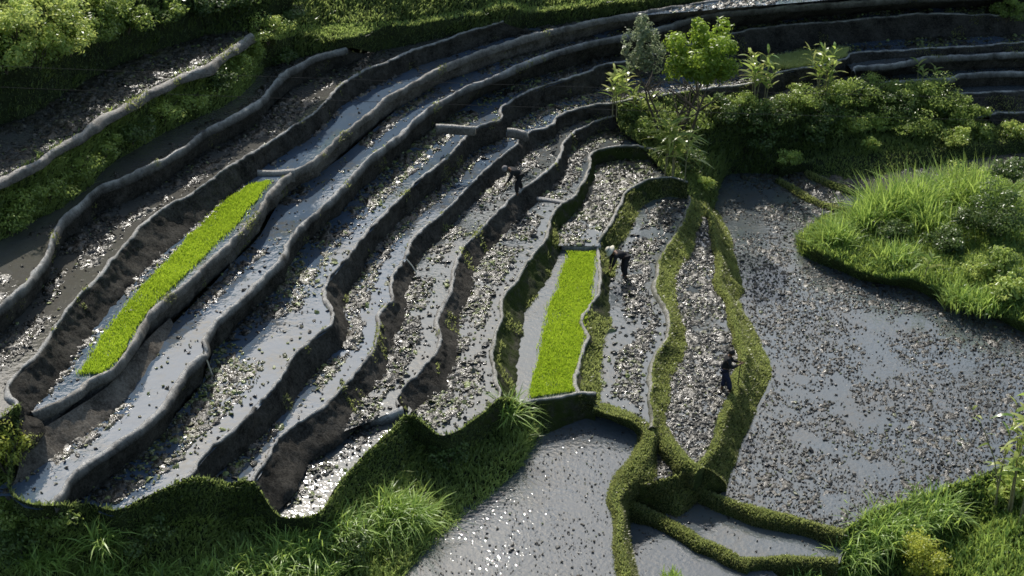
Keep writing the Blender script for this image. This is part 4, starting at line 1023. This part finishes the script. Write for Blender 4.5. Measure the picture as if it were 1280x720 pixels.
# -- bushes on the top left bank
for i, (x, y, w_, h, m, lab) in enumerate([
    (12, 292, 2.0, 1.4, 'leaf_shrub', 'lowest bush of the top left bank at the left edge'),
    (32, 262, 2.0, 1.2, 'leaf_shrub', 'second lowest bush of the top left bank near the left edge'),
    (62, 248, 1.8, 1.0, 'leaf_shrub', 'dull bush third from the left end of the top left bank'),
    (96, 222, 2.0, 1.2, 'leaf_shrub', 'bush above the kinked end of the second mud wall'),
    (130, 195, 2.0, 1.1, 'leaf_shrub', 'bush in the left middle of the top left bank'),
    (165, 178, 1.9, 1.1, 'leaf_dark', 'dark bush in the middle of the top left bank'),
    (205, 152, 2.4, 1.2, 'leaf_bright', 'yellow green bush in the middle of the top left bank'),
    (240, 132, 2.2, 1.1, 'leaf_bright', 'brightest yellow green bush of the top left bank'),
    (270, 112, 1.8, 1.2, 'leaf_dark', 'very dark bush beside the brightest bush of the bank'),
    (295, 98, 1.8, 1.2, 'leaf_shrub', 'bush hanging over the right end of the brown water strip'),
    (315, 78, 1.8, 1.2, 'leaf_shrub', 'bush just below the right tip of the topmost wall'),
    (335, 52, 2.2, 1.4, 'leaf_bright', 'bright round bush at the right tip of the topmost wall'),
    (352, 80, 1.5, 1.0, 'leaf_dark', 'dark bush at the head of the brown water strip')]):
    shrub(x, y, w_, h, lab, m, 900, .085, fallback=Z2)
# -- thicket at the top left corner
for i, (x, y, w_, h, m, lab) in enumerate([
    (8, 88, 2.4, 1.6, 'leaf_bright', 'bright leafy bush at the left edge of the top left thicket'),
    (50, 82, 2.2, 1.5, 'leaf_bright', 'bright leafy bush hanging lowest in the top left thicket'),
    (88, 66, 2.4, 1.5, 'leaf_bright', 'bright bush with white glints in the top left thicket'),
    (120, 52, 2.2, 1.5, 'leaf_shrub', 'green bush right of the glinting bush in the top left thicket'),
    (160, 38, 2.2, 1.4, 'leaf_shrub', 'dull green bush in the right part of the top left thicket'),
    (205, 24, 2.2, 1.3, 'leaf_shrub', 'small green bush at the right of the top left thicket'),
    (250, 16, 2.2, 1.2, 'leaf_dark', 'dark bush at the top edge right of the thicket'),
    (300, 12, 2.2, 1.2, 'leaf_dark', 'dark bush at the top edge above the tip of the topmost wall'),
    (20, 48, 2.6, 1.5, 'leaf_bright', 'pale green bush in the top left corner'),
    (70, 32, 2.6, 1.5, 'leaf_bright', 'pale green bush near the top left corner beside the cornermost one'),
    (130, 20, 2.6, 1.4, 'leaf_shrub', 'green bush at the top edge of the thicket'),
    (360, 22, 2.4, 1.0, 'leaf_dark', 'dark bush at the top edge left of the sunlit grass step')]):
    shrub(x, y, w_, h, lab, m, 1100, .12, group='bushes of the top left thicket', fallback=13)
for (x, y) in [(30, 20), (90, 45), (60, 60), (0, 60), (150, 20)]:
    pass

# -- tall grass on the promontory
def fringe(V, F, lo, hi, dens, h, label, mat='leaf_tall', ncols=None, wd=.022, bend=.35, tint=(0, 1), thr=None, zone=None):
    rsz = int(len(F) * lo), int(len(F) * hi)
    fn = None
    if thr is not None: fn = lambda p: (vnoise(p, .7, 25) + .4 * vnoise(p, 2.3, 26) > thr).astype(float)
    p, nn = scatter(V, F[rsz[0]:rsz[1]], dens, fn)
    if zone is not None: p = p[zone(p)]
    return tall_grass(p, h, wd, mat, 'tall_grass', label, 'grass', None, 'stuff', bend, .3, tint)
fringe(VI, FI, .25, .62, 70, .5, 'bright tall grass along the water edge of the promontory', thr=-.5)
GP = 'tall grass clumps on the promontory'
for (x, y, h, r, n, lab) in [
    (1045, 305, 1.7, .7, 420, 'bright grass clump at the left tip of the promontory'),
    (1078, 290, 2.1, .7, 460, 'bright grass clump second from the left tip of the promontory'),
    (1103, 282, 2.8, .75, 620, 'tall bright grass clump at the back left of the promontory'),
    (1140, 274, 3.0, .9, 700, 'tall bright grass clump in the back middle of the promontory'),
    (1165, 290, 2.1, 1.0, 460, 'grass clump right behind the lone dry leaved stalk'),
    (1192, 268, 3.0, .9, 700, 'tall grass clump on the left of the big dark mound'),
    (1222, 272, 3.2, 1.2, 1000, 'largest grass mound with a deep shadow on its right'),
    (1120, 325, 1.3, .9, 380, 'grass clump in the front middle of the promontory'),
    (1205, 375, 1.1, .9, 380, 'bright grass clump on the water edge right of the dry leaved stalk'),
    (1232, 380, 1.0, .9, 380, 'bright grass clump on the water edge nearest the right')]:
    clump(x, y, h, r, n, lab, 'leaf_tall', .024, GP)
shrub(1240, 298, 3.4, 2.8, 'dark bush mass in the shadow of the largest grass mound', 'leaf_dark', 2200, .11)
shrub(1205, 262, 2.6, 2.6, 'tall bright leafy bush at the back of the promontory', 'leaf_bright', 1500, .09)
shrub(1255, 262, 3.0, 2.6, 'rounded green bush at the back right of the promontory', 'leaf_shrub', 1700, .09)
shrub(1185, 318, 2.2, 1.5, 'dark bush in the hollow behind the lone dry leaved stalk', 'leaf_dark', 1200, .1)
shrub(1112, 300, 2.0, 1.2, 'dark leafy bush between the tall bright grass clumps', 'leaf_dark', 1000, .1)
stalk_plant(1166, 352, 1.5, 1, 'lone stalk with arching half dry leaves on the promontory', 12, .75, .05, bare=.5, bend=.6)
shrub(1245, 345, 1.8, 1.5, 'glossy dark leaved shrub near the right edge of the promontory', 'leaf_shrub', 700, .13)
shrub(1262, 372, 1.8, 1.2, 'bright broad leaved shrub at the right edge of the promontory', 'leaf_bright', 600, .15)
shrub(1215, 350, 1.4, 1.2, 'pale loose shrub right of the lone stalk', 'leaf_bright', 450, .08)

# -- lower right corner
GR = 'grass clumps at the lower right'
for (x, y, h, r, n, lab) in [
    (1065, 690, 1.2, .8, 420, 'arching grass clump at the left end of the lower right bank'),
    (1100, 668, 1.5, .8, 480, 'arching grass clump second from the left on the lower right bank'),
    (1135, 655, 1.3, .8, 460, 'arching grass clump in the middle of the lower right bank'),
    (1168, 640, 1.3, .8, 460, 'arching grass clump beside the dark shadow of the lower right bank'),
    (1010, 722, .8, .5, 260, 'small grass clump at the bottom edge below the short level bund'),
    (1055, 725, 1.0, .6, 320, 'grass clump at the bottom edge left of the yellow green shrub'),
    (940, 726, .6, .4, 160, 'tiny grass tuft at the bottom edge below the fork')]:
    clump(x, y, h, r, n, lab, 'leaf_tall', .022, GR, bend=.7, spread=.5)
clump(840, 724, .5, .3, 120, 'tiny lone grass tuft at the bottom edge in the glittering pond', 'leaf_tall', .02, None, z=ZB2)
shrub(1150, 725, 2.0, 2.1, 'rounded yellow green shrub at the bottom edge', 'leaf_yellow', 1300, .08, 20, None)
fringe(VB, FB, .5, 1, 120, .55, 'sunlit tall grass in the bottom right corner', zone=lambda p: p[:, 0] > P(1180, 700, -.5)[0])
stalk_plant(1258, 640, 4.6, 5, 'tall leafy plant with bare pale stems at the right edge', 12, .7, .08, spread=.25, bare=.4, group=None, name='banana_plant', bend=.8)
stalk_plant(1284, 655, 5.4, 6, 'tallest leafy plant half cut by the right edge', 13, .8, .085, spread=.3, bare=.4, group=None, name='banana_plant', bend=.7)
stalk_plant(1246, 634, 4.4, 1, 'spindly stalk leaning left over the pond at the right edge', 9, .4, .05, spread=.02, bare=.3, group=None, name='leaning_stalk', bend=.7, lean=(-1.0, .2))
shrub(1262, 622, 1.6, 1.1, 'low broad leaved shrub at the foot of the tall leafy plant', 'leaf_bright', 350, .16)

# -- lower left and bottom middle
GL = 'grass clumps on the lower left bank'
for (x, y, h, r, n, lab) in [
    (635, 520, 1.5, .35, 160, 'narrow upright grass tuft at the corner of the short seedling bed'),
    (480, 640, 1.3, .7, 420, 'arching grass clump on the left of the bank beside the rippled pond'),
    (515, 650, 1.5, .6, 380, 'upright grass clump on the bank beside the rippled pond'),
    (465, 668, 1.0, .7, 380, 'drooping pale grass clump low on the bank beside the rippled pond'),
    (425, 660, 1.2, .8, 380, 'arching grass clump below the lower end of the hooked tip plot'),
    (370, 680, 1.3, .9, 460, 'bright grass clump at the bottom below the middle left walls'),
    (345, 705, 1.1, .9, 420, 'bright grass clump at the bottom edge left of the middle bank'),
    (300, 705, 1.0, 1.0, 420, 'low bright grass clump at the bottom edge left of centre'),
    (250, 715, .9, 1.0, 380, 'low grass clump at the bottom edge under the dark bank'),
    (125, 672, 1.2, .6, 300, 'pale drooping grass clump under the end of the notched wall'),
    (55, 700, 1.2, .7, 340, 'arching grass clump at the lower left corner'),
    (120, 715, 1.0, .8, 360, 'grass clump at the bottom edge right of the lower left corner'),
    (190, 722, .9, .8, 300, 'dark grass clump at the bottom edge under the dark bank'),
    (400, 715, 1.0, .7, 340, 'grass clump at the bottom edge left of the bank nose')]:
    clump(x, y, h, r, n, lab, 'leaf_tall', .02, GL, bend=.65, spread=.5)
for (x, y, w_, h, m, n, lab) in [
    (8, 590, 1.6, 1.7, 'leaf_yellow', 900, 'yellow green leafy bush at the left edge under the corner wall'),
    (20, 650, 1.8, 1.2, 'leaf_shrub', 800, 'bush at the left edge below the blue water corner'),
    (70, 655, 1.5, .9, 'leaf_shrub', 700, 'low bush below the end of the notched wall'),
    (25, 700, 2.0, 1.3, 'leaf_dark', 900, 'dark bush in the lower left corner'),
    (180, 680, 2.0, 1.0, 'leaf_dark', 900, 'dark bush in the shade under the kinked wall end'),
    (560, 575, 1.6, .8, 'leaf_dark', 700, 'dark bush in the shade of the bank left of the short seedling bed'),
    (440, 690, 1.8, 1.2, 'leaf_dark', 900, 'dark bush in the shade on the bank nose beside the rippled pond')]:
    shrub(x, y, w_, h, lab, m, n, .085)

spout((254,440), (265,468), Z5 + .06, Z6 + .12, 'thin pale spout hanging from the dark notch above the kinked wall')
spout((508,324), (521,342), Z7 + .06, Z8 + .12, 'thin pale spout at the rim notch of the wavy bright rimmed wall')
# ------------------------------------------------------------------ people
def skin_mesh(name, nodes, edges, mat, parent, root=0, sub=2):
    me = bpy.data.meshes.new(name + '_cage'); me.from_pydata([n[:3] for n in nodes], edges, [])
    ob = bpy.data.objects.new(name + '_cage', me); COL.objects.link(ob)
    md = ob.modifiers.new('skin', 'SKIN'); md.use_smooth_shade = True
    for i, n in enumerate(nodes):
        sv_ = me.skin_vertices[0].data[i]; sv_.radius = (n[3], n[4] if len(n) > 4 else n[3]); sv_.use_root = (i == root)
    sb = ob.modifiers.new('sub', 'SUBSURF'); sb.levels = sub; sb.render_levels = sub
    dg = bpy.context.evaluated_depsgraph_get(); dg.update()
    res = bpy.data.meshes.new_from_object(ob.evaluated_get(dg)); res.name = name
    bpy.data.objects.remove(ob)
    res.materials.clear(); res.materials.append(M[mat])
    o = bpy.data.objects.new(name, res); COL.objects.link(o); o.parent = parent
    for p in res.polygons: p.use_smooth = True
    return o

def lathe(prof, sides=20):
    a = np.linspace(0, 6.2832, sides, endpoint=False); V = []
    for r, z in prof: V += [(r * math.cos(t), r * math.sin(t), z) for t in a]
    F = []
    for i in range(len(prof) - 1):
        for j in range(sides): F.append([i * sides + j, i * sides + (j + 1) % sides, (i + 1) * sides + (j + 1) % sides, (i + 1) * sides + j])
    return np.array(V), np.array(F)

def person(loc, rz, label, J, shirt, trousers, hat=None):
    """J: joints in the figure's own frame, +X is where it faces. keys: pelvis chest neck head, kneeL/R ankleL/R toeL/R, shL/R elL/R wrL/R"""
    root = empty('person', loc, rz); tag(root, label, 'person'); root.scale = (1.12,) * 3
    V = {k: np.array(v, float) for k, v in J.items()}
    hd = V['head'] - V['neck']; hd /= np.linalg.norm(hd)
    nodes, edges, ix = [], [], {}
    def nd(k, p, r, r2=None): ix[k] = len(nodes); nodes.append((*p, r, r2 or r)); return ix[k]
    def ed(a, b_): edges.append((ix[a], ix[b_]))
    nd('pelvis', V['pelvis'], .125, .15)
    mid = (V['pelvis'] + V['chest']) / 2; nd('mid', mid, .11, .135); nd('chest', V['chest'], .12, .16)
    nd('neck', V['neck'], .052); nd('jaw', V['neck'] + hd * .09, .07); nd('skull', V['head'], .095); nd('crown', V['head'] + hd * .075, .07)
    for a, b_ in (('pelvis', 'mid'), ('mid', 'chest'), ('chest', 'neck'), ('neck', 'jaw'), ('jaw', 'skull'), ('skull', 'crown')): ed(a, b_)
    face = np.cross(np.array([0, 1, 0]), hd)          # forward of the head
    for s in 'LR':
        nd('hip' + s, V['hip' + s], .092); nd('knee' + s, V['knee' + s], .06); nd('ank' + s, V['ankle' + s], .042); nd('toe' + s, V['toe' + s], .035)
        ed('pelvis', 'hip' + s); ed('hip' + s, 'knee' + s); ed('knee' + s, 'ank' + s); ed('ank' + s, 'toe' + s)
        nd('sh' + s, V['sh' + s], .062); nd('el' + s, V['el' + s], .042); nd('wr' + s, V['wr' + s], .028)
        ed('chest', 'sh' + s); ed('sh' + s, 'el' + s); ed('el' + s, 'wr' + s)
        d = V['wr' + s] - V['el' + s]; d /= np.linalg.norm(d)
        sd = np.cross(d, np.array([.3, .2, .9])); sd /= np.linalg.norm(sd); nn = np.cross(sd, d)
        nd('palm' + s, V['wr' + s] + d * .07, .034, .02); ed('wr' + s, 'palm' + s)
        for q, (o_, L) in enumerate(((-.028, .07), (-.01, .08), (.01, .075), (.028, .06))):
            a0 = V['wr' + s] + d * .095 + sd * o_; a1 = a0 + d * L * .55 + nn * .008; a2 = a1 + d * L * .3 + nn * .03
            nd(f'f{q}a' + s, a0, .010); nd(f'f{q}b' + s, a1, .009); nd(f'f{q}c' + s, a2, .007)
            ed('palm' + s, f'f{q}a' + s); ed(f'f{q}a' + s, f'f{q}b' + s); ed(f'f{q}b' + s, f'f{q}c' + s)
        t0 = V['wr' + s] + d * .04 - sd * .035; nd('tha' + s, t0, .012); nd('thb' + s, t0 + d * .04 - sd * .02 + nn * .015, .010); ed('palm' + s, 'tha' + s); ed('tha' + s, 'thb' + s)
    nd('nose', V['head'] + face * .098 - hd * .02, .014); ed('skull', 'nose')
    for s, y in (('l', .088), ('r', -.088)):
        nd('ear' + s, V['head'] + np.array([0, y, 0]) - hd * .01, .018); ed('skull', 'ear' + s)
    skin_mesh('body', nodes, edges, 'skin', root)
    # eyes and mouth
    for y in (.034, -.034):
        v, f = lathe([(.001, -.01), (.010, -.006), (.012, 0), (.010, .006), (.001, .01)], 8)
        e = mk('eye', v + V['head'] + face * .088 + np.array([0, y, 0]) + hd * .012, f, 'hair', root)
    v, f = tube([V['head'] + face * .086 - hd * .062 + np.array([0, -.022, 0]), V['head'] + face * .092 - hd * .06, V['head'] + face * .086 - hd * .062 + np.array([0, .022, 0])], [.005, .007, .005], 6)
    mk('mouth', v, f, 'wood', root)
    # hair
    hv = []
    v, f = lathe([(.106, -.03), (.112, .0), (.104, .05), (.075, .09), (.035, .108), (.002, .112)], 16)
    zax = Vector(hd); q = Vector((0, 0, 1)).rotation_difference(zax)
    v = np.array([(q @ Vector(p))[:] for p in v])
    mk('hair', v + V['head'] - face * .012, f, 'hair', root)
    # clothes
    n2 = [(*V['pelvis'], .15, .18), (*mid, .145, .18), (*(V['chest']), .155, .2), (*(V['chest'] * .5 + V['neck'] * .5), .08)]
    e2 = [(0, 1), (1, 2), (2, 3)]
    for s in 'LR':
        k = len(n2); n2 += [(*V['sh' + s], .088), (*V['el' + s], .07)]; n2.append((*(V['el' + s] * .15 + V['wr' + s] * .85), .05)); e2 += [(2, k), (k, k + 1), (k + 1, k + 2)]
    skin_mesh('shirt', n2, e2, shirt, root)
    n3 = [(*(V['pelvis'] + (V['chest'] - V['pelvis']) * .12), .14, .165)]; e3 = []
    for s in 'LR':
        k = len(n3); n3 += [(*V['hip' + s], .125), (*V['knee' + s], .098), (*(V['knee' + s] * .25 + V['ankle' + s] * .75), .085)]; e3 += [(0, k), (k, k + 1), (k + 1, k + 2)]
    skin_mesh('trousers', n3, e3, trousers, root)
    if hat:
        if hat == 'brim': prof = [(.235, -.02), (.24, -.01), (.18, .03), (.13, .07), (.115, .13), (.09, .165), (.002, .175)]
        else: prof = [(.118, -.02), (.124, .0), (.12, .06), (.085, .11), (.002, .13)]
        v, f = lathe(prof, 20); v = np.array([(q @ Vector(p))[:] for p in v])
        h_ = mk('hat', v + V['head'] + hd * .035, f, 'straw' if hat == 'brim' else 'cloth_grey', root)
        if hat == 'brim':
            v, f = lathe([(.119, .072), (.122, .08), (.118, .13), (.114, .132)], 20); v = np.array([(q @ Vector(p))[:] for p in v])
            mk('hat_band', v + V['head'] + hd * .035, f, 'cloth_dark', h_)
    return root
def sym(d):
    o = dict(d)
    return o
# upright worker with a long tool, seen half from behind, facing right
st = dict(pelvis=(-.02, 0, .84), chest=(.05, 0, 1.20), neck=(.12, 0, 1.40), head=(.17, 0, 1.52),
          hipL=(-.02, .1, .82), kneeL=(.0, .12, .44), ankleL=(-.10, .12, .0), toeL=(.05, .13, -.05),
          hipR=(-.02, -.1, .82), kneeR=(.14, -.12, .46), ankleR=(.22, -.12, .02), toeR=(.37, -.13, -.05),
          shL=(.06, .2, 1.33), elL=(.2, .24, 1.08), wrL=(.46, .14, 1.10),
          shR=(.06, -.2, 1.33), elR=(.18, -.24, 1.06), wrR=(.44, -.1, 1.14))
pw = P(905, 489, ZS1)
person(pw, math.radians(-8), 'upright worker in dark clothes holding a long hoe beside the tall grassy bund', st, 'cloth_dark', 'cloth_blue', None)
def hoe(base, rz, top, bot, label):
    r = empty('hoe', base, rz); tag(r, label, 'hoe')
    top, bot = np.array(top, float), np.array(bot, float)
    v, f = tube(np.linspace(bot, top, 5), [.02, .021, .02, .02, .019], 8); mk('handle', v, f, 'wood', r)
    bm = bmesh.new(); bmesh.ops.create_cube(bm, size=1)
    for vv in bm.verts:
        vv.co.x = vv.co.x * .22 + .09; vv.co.y *= .17 if vv.co.x > .1 else .11; vv.co.z = vv.co.z * .014 - (.05 if vv.co.x > .1 else 0)
    bmesh.ops.bevel(bm, geom=bm.edges[:], offset=.003, segments=1, affect='EDGES')
    me = bpy.data.meshes.new('blade'); bm.to_mesh(me); bm.free(); me.materials.append(M['iron'])
    o = bpy.data.objects.new('blade', me); COL.objects.link(o); o.parent = r; o.location = bot + np.array([0, 0, .03])
    return r
hoe(pw, math.radians(-8), (.54, .02, 1.42), (.50, 0, -.06), 'long handled hoe held upright by the upright worker')
# worker bent over, facing left, pale brimmed hat
bt = dict(pelvis=(-.08, 0, .84), chest=(.24, 0, 1.02), neck=(.41, 0, 1.05), head=(.51, 0, 1.12),
          hipL=(-.08, .1, .82), kneeL=(-.03, .12, .43), ankleL=(-.08, .12, 0), toeL=(.08, .13, -.05),
          hipR=(-.08, -.1, .82), kneeR=(-.0, -.12, .43), ankleR=(-.03, -.12, 0), toeR=(.13, -.13, -.05),
          shL=(.34, .19, 1.0), elL=(.42, .22, .73), wrL=(.47, .12, .48),
          shR=(.34, -.19, 1.0), elR=(.44, -.22, .73), wrR=(.5, -.1, .48))
person(P(779, 346, ZS2), math.radians(188), 'worker in black bent forward under a pale brimmed hat, beside the short seedling bed', bt, 'cloth_dark', 'cloth_dark', 'brim')
bt2 = dict(pelvis=(-.16, 0, .78), chest=(.16, 0, 1.02), neck=(.32, 0, 1.12), head=(.43, 0, 1.15),
          hipL=(-.16, .1, .76), kneeL=(.06, .16, .42), ankleL=(.02, .18, 0), toeL=(.18, .19, -.05),
          hipR=(-.16, -.1, .76), kneeR=(-.22, -.16, .40), ankleR=(-.36, -.18, .0), toeR=(-.2, -.19, -.05),
          shL=(.22, .19, 1.05), elL=(.36, .22, .8), wrL=(.48, .14, .6),
          shR=(.22, -.19, 1.05), elR=(.02, -.3, .86), wrR=(-.1, -.34, .66))
person(P(645, 242, Z8), math.radians(205), 'worker in dark clothes with legs apart, stooping on the strip between the wavy walls', bt2, 'cloth_dark', 'cloth_dark', 'cap')
hoe(P(645, 242, Z8), math.radians(205), (.30, .1, .72), (.85, .12, -.02), 'short hoe in the hands of the stooping worker between the wavy walls')

# ------------------------------------------------------------------ overhead cables
def cable(label, x0, y0, z0, x1, y1, z1, sag):
    a, c = P(x0, y0, z0), P(x1, y1, z1)
    t = np.linspace(0, 1, 40)[:, None]
    pts = a + (c - a) * t - np.array([0, 0, 1]) * (sag * 4 * t * (1 - t))
    v, f = tube(pts, [.006] * 40, 6)
    tag(mk('power_cable', v, f, 'cable'), label, 'cable', 'overhead cables at the top left')
cable('upper thin grey overhead cable crossing the dark bank at the top left', -200, 74, 14.5, 1500, 128, 14.5, .15)
cable('lower thin grey overhead cable crossing the dark bank at the top left', -200, 100, 14.0, 1500, 156, 14.0, .15)
